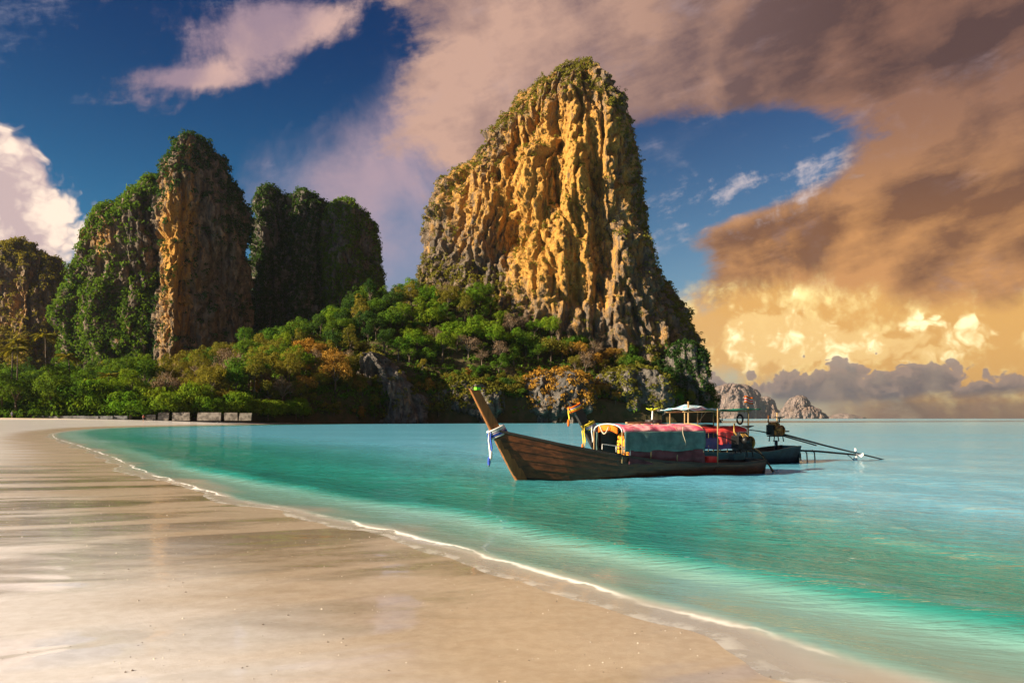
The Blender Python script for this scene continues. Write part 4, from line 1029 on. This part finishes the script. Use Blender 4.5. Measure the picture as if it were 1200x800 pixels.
def pt(root, s, b, z): return root.matrix_world @ Vector((s, b, z))

def arch(root, s0, s1, hw, ze, zt, mat, name='canopy', cover=1.0, seed=0, lift=0.0):
    """barrel tarpaulin with sag between the hoops"""
    mb = MB()
    def fn(i, j):
        th = math.pi * (.5 + (j - .5) * cover); s = s0 + (s1 - s0) * i
        w = .007 * math.sin(i * 31 + 3 * j + seed) + .030 * float(pn(s * 2.6, j * 5, seed + .5)) - .016 * abs(math.sin(i * math.pi * 3))
        return (s, -hw * math.cos(th) * (1 + w * .5), ze + lift + (zt - ze) * (max(0, math.sin(th))**.75) + w)
    mb.grid(fn, 36, 16); return mb.build(name, mat, root, True, solid=.012)
def curtain(root, s0, s1, y, z0, z1, mat, seed=0, amp=.035, name='curtain', sag=.03):
    mb = MB()
    def fn(i, j):
        s = s0 + (s1 - s0) * i
        fold = amp * (math.sin(i * 19 + seed + 2.2 * (1 - j) * math.sin(i * 5 + seed)) * .5 + 1.2 * float(pn(s * 1.4 + seed, j * 2.2 + s * .9, seed))) * (1.15 - j)
        return (s, y + math.copysign(1, y) * fold, z0 + (z1 - z0) * j - sag * math.sin(i * math.pi * 3 + seed)**2 * (1 - j))
    mb.grid(fn, 44, 12); return mb.build(name, mat, root, True, solid=.010)
def engine(root, s, b, z, mA, mB, scale=1.0, tank=None):
    e = empty('engine'); e.parent = root; e.location = (s, b, z); e.scale = (scale,) * 3
    mb = MB().box((0, 0, .20), (.46, .30, .34), bev=.03); mb.box((.05, 0, .42), (.32, .22, .14), bev=.02)
    for k in range(4): mb.lathe((-.09 + k * .09, .0, .48), [(.0, .07), (.035, .07), (.035, 0)], 8)
    mb.build('engine_block', mB, e, bevel=.01)
    mb = MB().box((.30, 0, .24), (.10, .34, .40)); [mb.box((.357, -.14 + .04 * k, .24), (.012, .012, .36)) for k in range(8)]
    mb.build('radiator', STEEL, e)
    Mx = Matrix.Rotation(R(90), 3, 'Y')
    MB().lathe((-.26, 0, .22), [(.0, -.03), (.20, -.03), (.21, 0), (.20, .03), (.0, .03)], 18, Mx).build('flywheel', mA, e)
    mb = MB().lathe((0, 0, 0), [(.0, -.10), (.115, -.10), (.12, 0), (.115, .10), (0, .10)], 14, Matrix.Rotation(R(90), 3, 'X')); o = mb.build('alternator', mB, e, True); o.location = (.12, .22, .30)
    mb = MB().lathe((0, 0, 0), [(0, -.17), (.10, -.17), (.105, .17), (0, .17)], 14, Mx); o = mb.build('fuel_tank', tank or BRASS, e, True); o.location = (-.02, -.20, .44)
    MB().lathe((-.10, .06, .52), [(.03, 0), (.03, .14), (.02, .15), (.20, .22), (.20, .235), (.02, .235)], 16).build('air_intake', STEEL, e, True)
    MB().tube([(.12, -.12, .40), (.22, -.2, .55), (.20, -.2, .82)], [.03, .032, .03], 8).build('exhaust_pipe', mA, e, True)
    mb = MB(); [mb.tube([(-.15 + .1 * k, .15, .2), (-.05 + .08 * k, .24, .35), (.05 + .05 * k, .1, .50)], .012, 5) for k in range(4)]
    mb.build('fuel_line', BRASS, e, True)
    mb = MB(); [mb.tube([(-.2, y, .03), (-.26, y, -.22)], .022, 6) for y in (-.13, .13)]; [mb.tube([(.2, y, .03), (.24, y, -.22)], .022, 6) for y in (-.13, .13)]; mb.box((0, 0, .0), (.62, .34, .05))
    mb.build('engine_mount', STEEL, e)
    return e
A1 = math.atan2(-.405, -.914)

# ---- the near boat
prof1 = [(7.86, 8.10, -.32, -.30, .07), (8.02, 8.36, .10, .10, .075), (8.38, 8.70, .72, .70, .075), (8.68, 9.00, 1.30, 1.26, .062), (9.01, 9.29, 1.84, 1.80, .050), (9.33, 9.62, 2.38, 2.42, .050), (9.37, 9.66, 2.45, 2.49, .042)]
b1, P1 = boat('longtail_boat', 'brown wooden long-tail boat with pink roofed cabin and tall raked prow', (7.69, 24.3), 8.22,
              [(0, .40), (.12, .34), (.30, .37), (.48, .48), (.65, .69), (.82, 1.0), (.94, 1.27), (1, 1.40)], [(0, .50), (.15, .70), (.45, .84), (.65, .76), (.82, .50), (.94, .20), (1, .05)],
              dict(rake=.57, prof=prof1, mat=STEMW), A1, HULLD, HULLW)
bpy.context.view_layer.update()
YS = 1          # local +y is turned towards the shore and the camera
# cabin hoops and covers
for k, s in enumerate((2.62, 3.55, 4.45, 5.40)):
    MB().tube([(s, -.78 * math.cos(math.pi * (.5 + (j / 14 - .5))), 1.30 + .24 * max(0, math.sin(math.pi * j / 14))**.75) for j in range(15)], .018, 6).build('hoop', WHITE if k == 3 else POLEW, b1, True)
    for sd_ in (-1, 1): MB().tube([(s, .78 * sd_, .45), (s, .78 * sd_, 1.32)], .020, 6).build('post', POLEW, b1, True)
arch(b1, 2.55, 5.36, .80, 1.31, 1.53, PINK, 'roof_cover', 1.0, 3.0)
curtain(b1, 2.58, 5.36, (.83 * YS), .78, 1.33, GREEN, 1.3, .055, name='side_curtain')
curtain(b1, 2.60, 5.20, .80 * YS, .42, .80, MAROON, 4.1, .05, name='lower_curtain')
curtain(b1, 2.60, 5.30, -.82 * YS, .60, 1.32, GREEN, 2.2, name='side_curtain')
curtain(b1, 5.28, 5.36, -.60 * YS, .85, 1.38, BLACKF, .4, .01, 'front_flap')
mb = MB(); mb.grid(lambda i, j: (5.40 + .03 * math.sin(j * 9), -.66 * math.cos(math.pi * (.22 + .60 * j)) * 1.0, 1.30 + .235 * math.sin(math.pi * (.22 + .60 * j))**.75 - .17 * i - .02), 6, 14); mb.build('rolled_blind', ORANGE, b1, True, solid=.03)
mb = MB(); mb.grid(lambda i, j: (4.55, .76 * (2 * j - 1), .45 + .9 * i), 2, 2); mb.build('inner_curtain', BLACKF, b1, solid=.01)
MB().tube([(5.46, -.35 + .50 * t, 1.50 - .22 * math.sin(math.pi * t) - .05 * t) for t in [i / 12 for i in range(13)]], .022, 6).build('hanging_rope', ROPE, b1, True)
MB().tube([(3.35 + .05 * math.sin(t * 6), .80 + .07 * math.sin(t * 3.1), 1.46 - .68 * t) for t in [i / 10 for i in range(11)]], .012, 5).build('tie_rope', ROPE, b1, True)
# low white rail at the cabin door
rl = MB(); rl.tube([(5.95, .62, .84), (5.95, .62, .98), (5.15, .80, .88), (5.15, .80, .66)], .016, 6); rl.tube([(5.55, .71, .94), (5.55, .71, .76)], .014, 6); rl.tube([(5.35, .76, .91), (5.35, .76, .74)], .014, 6); rl.tube([(5.15, .80, .88), (5.15, .80, 1.12)], .018, 6)
rl.build('door_rail', WHITE, b1, True)
e1 = engine(b1, .45, .0, .72, BRASS, STEEL, 1.0, STEEL)
mb = MB(); mb.tube([(-.15, 0, .12), (-.55, .05, -.05), (-1.30, .15, -.95)], [.035, .03, .025], 8); o = mb.build('drive_shaft', POLEW, e1, True)
mb = MB(); mb.tube([(-.2, .12, .02), (-.6, .22, -.2), (-1.05, .32, -.95)], [.022, .02, .018], 6); o = mb.build('guard_tube', STEEL, e1, True)
pr = MB()
for k in range(3):
    a = k * 2.094; pr.add([(0, .02 * math.cos(a), .02 * math.sin(a)), (.03, .16 * math.cos(a - .35), .16 * math.sin(a - .35)), (0, .19 * math.cos(a), .19 * math.sin(a)), (-.03, .16 * math.cos(a + .35), .16 * math.sin(a + .35))], [[0, 1, 2, 3]])
pr.lathe((0, 0, 0), [(0, -.06), (.03, -.05), (.03, .05), (0, .06)], 8, Matrix.Rotation(R(90), 3, 'Y'))
pmesh = pr.mesh('propeller', WHITE); po = obj('propeller', pmesh, e1); po.location = (-1.22, .15, -.80); po.rotation_euler = (0, -.8, 0)
md = po.modifiers.new('t', 'SOLIDIFY'); md.thickness = .012
mb = MB().tube([(.3, 0, .25), (.9, .05, .42), (1.2, .05, .46)], .018, 6); mb.build('tiller', STEEL, e1, True)
# water-worn fender bottles hung by the stern, gear in the stern
mb = MB(); mb.box((.95, .25, .52), (.45, .30, .20), bev=.04); mb.build('stern_locker', TEALP, b1, bevel=.01)
mb = MB(); mb.tube([(2.10, .78, .34), (2.10, .78, 1.98)], .016, 6); mb.build('mooring_pole', POLEW, b1, True)
# free things on and in the near boat
def thing(o, label, cat, group=None): return tag(o, label, cat, group)
def tomesh(mb, name, mat, root, s, b, z, rz=0.0, smooth=True, solid=0.0, rx=0.0):
    o = mb.build(name, mat, None, smooth, solid=solid); o.location = pt(root, s, b, z); o.rotation_euler = (rx, 0, root.rotation_euler.z + rz); return o
def life_jacket(root, s, b, z, rz):
    o = empty('life_jacket', pt(root, s, b, z), root.rotation_euler.z + rz)
    for sd_ in (-1, 1):
        mb = MB(); mb.ball((.0, .085 * sd_, 0), (.055, .075, .24), 10, 8); mb.ball((.0, .075 * sd_, .17), (.045, .055, .12), 8, 6); mb.build('foam_panel', JACKET, o, True)
    mb = MB(); [mb.box((.055, 0, h), (.012, .26, .028)) for h in (-.1, .03)]; mb.build('strap', BLACKF, o)
    mb = MB().tube([(0, -.08, .24), (-.02, -.03, .30), (-.02, .03, .30), (0, .08, .24)], .03, 6); mb.build('collar', JACKET, o, True)
    return o
for k, (s, b, z, rz) in enumerate([(4.95, .20, .98, .1), (4.98, .0, .95, -.2), (5.02, .12, .78, .0), (5.0, .34, .80, .2)]):
    thing(life_jacket(b1, s, b, z, rz), 'orange life jacket hanging inside the open cabin of the brown boat', 'life jacket', 'life jackets in the cabin')
def ribbon_wrap(root, s, z, r, cols, label, n=5, tilt=.5, hang=None, b=0.0):
    o = empty('ribbon_garland', pt(root, s, b, z), root.rotation_euler.z)
    for k in range(n):
        mb = MB(); zz = (k - n / 2) * .055
        ring = [(r[0] * math.cos(a) - tilt * zz * 0 + .5 * zz, r[1] * math.sin(a), zz * .8 - r[0] * math.cos(a) * tilt) for a in [i * 2 * math.pi / 14 for i in range(15)]]
        mb.tube(ring, .026, 6); mb.build('ribbon', cols[k % len(cols)], o, True)
    for (dx, dy, l, c, kn) in (hang or []):
        mb = MB(); mb.tube([(dx, dy, 0), (dx + .02, dy, -.25 * l), (dx - .01, dy + .02, -.6 * l), (dx + .02, dy, -l)], [.022, .03, .026, .034], 7, .6); mb.build('tassel', c, o, True)
        if kn: mb = MB(); mb.ball((dx + .01, dy, -l * .86), (.045, .045, .13), 9, 7, .1); mb.build('tassel_knot', kn, o, True)
    thing(o, label, 'garland'); return o
ribbon_wrap(b1, 8.86, 1.36, (.235, .12), [WHITEF, BLUE, MAUVE, WHITEF], 'white and blue ribbons tied round the prow of the brown boat', 5, .42, [(.24, .06, .95, WHITEF, BLUE), (.20, .09, .75, BLUE, WHITEF), (.25, .03, .35, BLUE, None)])
mb = MB(); mb.box((0, 0, 0), (.16, .15, .07), bev=.03); o = tomesh(mb, 'prow_cap', LIME, b1, 9.42, 0, 2.49, 0, False); thing(o, 'bright lime green cloth tied over the tip of the tall prow', 'cloth')
# bundle of cloth and rope coil on the near roof, flower on a stick
mb = MB(); [mb.tube([(.23 * math.cos(a + k), .20 * math.sin(a + k), .03 * k) for a in [i * .4488 for i in range(15)]], .03, 6) for k in range(3)]
thing(tomesh(mb, 'rope_coil', HULLD, b1, 3.90, .10, 1.575), 'dark coil of rope lying on the pink cabin roof', 'rope')
mb = MB().box((0, 0, 0), (.95, .10, .05), bev=.02); thing(tomesh(mb, 'pole_bundle', POLEW, b1, 4.45, .22, 1.57, 0, False), 'pale bamboo pole lying on the pink cabin roof', 'pole')
fl = empty('flower_pole', pt(b1, 3.72, -.25, 1.50), b1.rotation_euler.z)
MB().tube([(0, 0, -.1), (-.03, 0, .42)], [.028, .024], 7).build('stick', WHITE, fl, True)
mb = MB()
for k in range(7):
    a = k * .8976; mb.add([(-.03, 0, .42), (-.03 + .13 * math.cos(a - .3), .13 * math.sin(a - .3), .49), (-.03 + .20 * math.cos(a), .20 * math.sin(a), .50), (-.03 + .13 * math.cos(a + .3), .13 * math.sin(a + .3), .47)], [[0, 1, 2, 3]])
mb.build('petal', fabric('lime petals', (.55, .62, .05)), fl, solid=.02)
thing(fl, 'yellow green artificial flower on a white stick above the pink roof', 'flower')
mb = MB().box((0, 0, 0), (.42, .30, .22), bev=.04); thing(tomesh(mb, 'crate', RED, b1, 2.15, .50, .45, 0, False), 'small red crate in the stern behind the cabin of the brown boat', 'crate')

# ---- the boat behind it
prof2 = [(8.10, 8.35, -.32, -.30, .07), (8.25, 8.60, .10, .10, .075), (8.60, 8.92, .72, .70, .075), (8.90, 9.22, 1.26, 1.22, .08), (9.18, 9.50, 1.76, 1.72, .08), (9.42, 9.80, 2.14, 2.20, .075), (9.46, 9.84, 2.20, 2.27, .06)]
b2, P2 = boat('longtail_boat', 'dark long-tail boat with teal stripe, red awning and tarpaulin shelter moored behind the brown boat', (10.9, 30.0), 8.5,
              [(0, .62), (.08, .56), (.20, .44), (.48, .45), (.65, .62), (.82, .92), (.94, 1.15), (1, 1.28)], [(0, .50), (.15, .70), (.45, .82), (.65, .74), (.82, .48), (.94, .20), (1, .05)],
              dict(rake=.57, prof=prof2, mat=HULLD, thwarts=(.08, .25, .7)), A1, TEALP, NAVYP)
bpy.context.view_layer.update()
for s in (2.85, 3.7, 4.55, 5.4):
    MB().tube([(s, -.72 * math.cos(math.pi * j / 14), 1.18 + .22 * max(0, math.sin(math.pi * j / 14))**.75) for j in range(15)], .016, 6).build('hoop', POLEW, b2, True)
    for sd_ in (-1, 1): MB().tube([(s, .72 * sd_, .42), (s, .72 * sd_, 1.20)], .018, 6).build('post', POLEW, b2, True)
arch(b2, 2.80, 5.6, .75, 1.19, 1.42, RED, 'roof_cover', 1.0, 7.0)
curtain(b2, 3.25, 4.15, .78, .78, 1.22, RED, 2.9, .06, 'side_curtain')
curtain(b2, 2.9, 5.5, .74, .60, 1.0, PURPLE, 3.3, .04, 'lower_curtain')
curtain(b2, 2.9, 5.5, -.74, .60, 1.2, PURPLE, .7, .04, 'side_curtain')
# tall shelter
def post(s, b, z0, z1, r=.022, m=POLEW): MB().tube([(s, b, z0), (s, b, z1)], r, 6).build('shelter_post', m, b2, True)
post(5.30, .55, .4, 2.30, .032); post(5.42, .50, .4, 1.98); post(5.30, -.55, .4, 2.0); post(4.85, .50, .5, 1.98); post(3.35, -.50, .4, 2.02, .028); post(2.55, .50, .4, 2.12, .032); post(4.0, .6, .4, 2.0, .022)
for z, b in ((1.93, .50), (1.93, -.50)): MB().tube([(5.5, b, z), (2.4, b, z + .05)], .025, 6).build('shelter_beam', POLEW, b2, True)
for s in (5.3, 4.0, 2.6): MB().tube([(s, -.6, 1.96), (s, .6, 1.96)], .02, 6).build('shelter_beam', POLEW, b2, True)
MB().tube([(4.85, .52, 1.55), (4.5, .52, 1.92)], .014, 5).build('shelter_brace', POLEW, b2, True)
mb = MB(); mb.grid(lambda i, j: (5.62 - 1.55 * i, .72 * (2 * j - 1), 2.0 + .20 * math.exp(-((i - .48) / .30)**2) * (1 - .5 * abs(2 * j - 1)) - .02 * math.sin(i * 20 + j * 7)), 26, 10); mb.build('tarpaulin', TARP, b2, True, solid=.015)
mb = MB(); mb.grid(lambda i, j: (4.10 - 2.05 * i, .62 * (2 * j - 1), 1.985 + .07 * i + .03 * math.sin(i * 12) * (j - .3)), 20, 6); mb.build('tarpaulin', GREENT, b2, True, solid=.03)
MB().tube([(4.65, .5, 1.95), (4.72, .5, 1.6), (4.9, .55, 1.25)], .008, 5).build('guy_rope', ROPE, b2, True)
e2 = engine(b2, .75, .0, 1.02, RUST, RUST, .98, RUST)
mb = MB().tube([(-.2, 0, .10), (-2.6, .0, -.42), (-5.9, .0, -1.06)], [.038, .034, .026], 8); mb.build('drive_shaft', STEEL, e2, True)
mb = MB().tube([(-.2, .08, .02), (-1.4, .10, -.26), (-2.0, .10, -.40)], .028, 6); mb.build('guard_tube', STEEL, e2, True)
mb = MB().tube([(.3, 0, .10), (.9, .03, .20), (1.9, .03, .30)], [.03, .022, .018], 6); mb.build('tiller', STEEL, e2, True)
mb = MB().tube([(.0, .05, .5), (.0, .05, .92)], .028, 7); mb.build('exhaust_stack', POLEW, e2, True)
mb = MB().box((-.35, .05, .18), (.5, .06, .05)); mb.build('throttle_bar', STEEL, e2)
MB().tube([(.75, 0, .5), (.75, 0, .85)], .06, 8).build('engine_post', NAVYP, b2, True)
# spare shaft laid out over the stern
sp = MB().tube([(.4, .25, .48), (-1.2, .22, .40), (-3.3, .18, .22)], [.04, .038, .035], 8).build('spare_shaft', STEEL, b2, True)
po2 = obj('propeller', pmesh, b2); po2.location = (-3.34, .18, .22); md = po2.modifiers.new('t', 'SOLIDIFY'); md.thickness = .012; po2.scale = (1.6,) * 3
MB().tube([(-2.7, .2, .28), (-3.25, .18, -.06)], .014, 5).build('shaft_skeg', STEEL, b2, True)
for s, l in ((-.12, .40), (-.45, .48), (-.85, .46)):
    MB().tube([(s, .24, .46), (s - .10, .26, .34), (s - .13, .26, .46 - l)], .024, 6).build('hanging_strap', HULLD, b2, True)
# things on the second boat
ribbon_wrap(b2, 9.60, 2.08, (.23, .13), [ORANGE, YELLOW, MAUVE], 'orange yellow and mauve ribbons round the dark prow tip', 4, .42, [(.25, .06, .62, YELLOW, ORANGE)])
ribbon_wrap(b2, 9.05, 1.46, (.23, .13), [YELLOW, WHITEF, MAUVE, YELLOW], 'pale yellow and white garlands hanging from the neck of the dark prow', 5, .42, [(.28, .10, .88, YELLOW, ORANGE), (.22, .12, .86, YELLOW, None), (-.05, .16, .80, WHITEF, BLACKF), (-.12, .14, .45, MAUVE, None)])
fg = empty('flag', pt(b2, 2.05, -.3, 1.9), b2.rotation_euler.z)
MB().tube([(0, 0, 0), (0, 0, .68)], .010, 6).build('flag_pole', STEEL, fg, True)
for k, (c, h0, h1) in enumerate([(ORANGE, .40, .46), (WHITEF, .46, .49), (RED, .49, .55), (WHITEF, .55, .59), (ORANGE, .59, .66)]):
    mb = MB(); mb.grid(lambda i, j: (-.40 * i, .035 * math.sin(i * 7), h0 + (h1 - h0) * j - .05 * i + .015 * math.sin(i * 6)), 12, 1); mb.build('flag_stripe', c, fg, True, solid=.006)
thing(fg, 'small faded orange and white striped flag flying above the tarpaulin shelter', 'flag')
mb = MB(); mb.tube([(.0, .11 * math.cos(a), .17 * math.sin(a)) for a in [i * 2 * math.pi / 18 for i in range(19)]], .035, 8); o = tomesh(mb, 'tyre', BLACKF, b2, 2.90, .45, 1.66, .5); thing(o, 'small black tyre hanging under the shelter roof', 'tyre')
mb = MB(); mb.tube([(0, 0, .15), (0, 0, .36)], .008, 5); mb.build('cord', BLACKF, o)
mb = MB(); mb.ball((0, 0, 0), (.34, .2, .06), 12, 6, .05); thing(tomesh(mb, 'tarp_bundle', BLACKF, b2, 4.35, .3, 1.44), 'dark bundle lying on the red awning roof', 'bundle')


# ------------------------------------------------------------------ sea haze
def build_haze():
    mb = MB(); mb.box((0, 5650, 96), (20400, 11900, 216)); m, g, out = mat_new('haze')
    v = g.node('ShaderNodeVolumePrincipled'); v.inputs['Density'].default_value = 0.00007; v.inputs['Color'].default_value = (.80, .90, 1.0, 1); v.inputs['Anisotropy'].default_value = 0.72
    g.l.new(v.outputs[0], out.inputs['Volume'])
    tag(mb.build('haze', m), 'thin pale sea haze over the bay', kind='stuff')
build_haze()
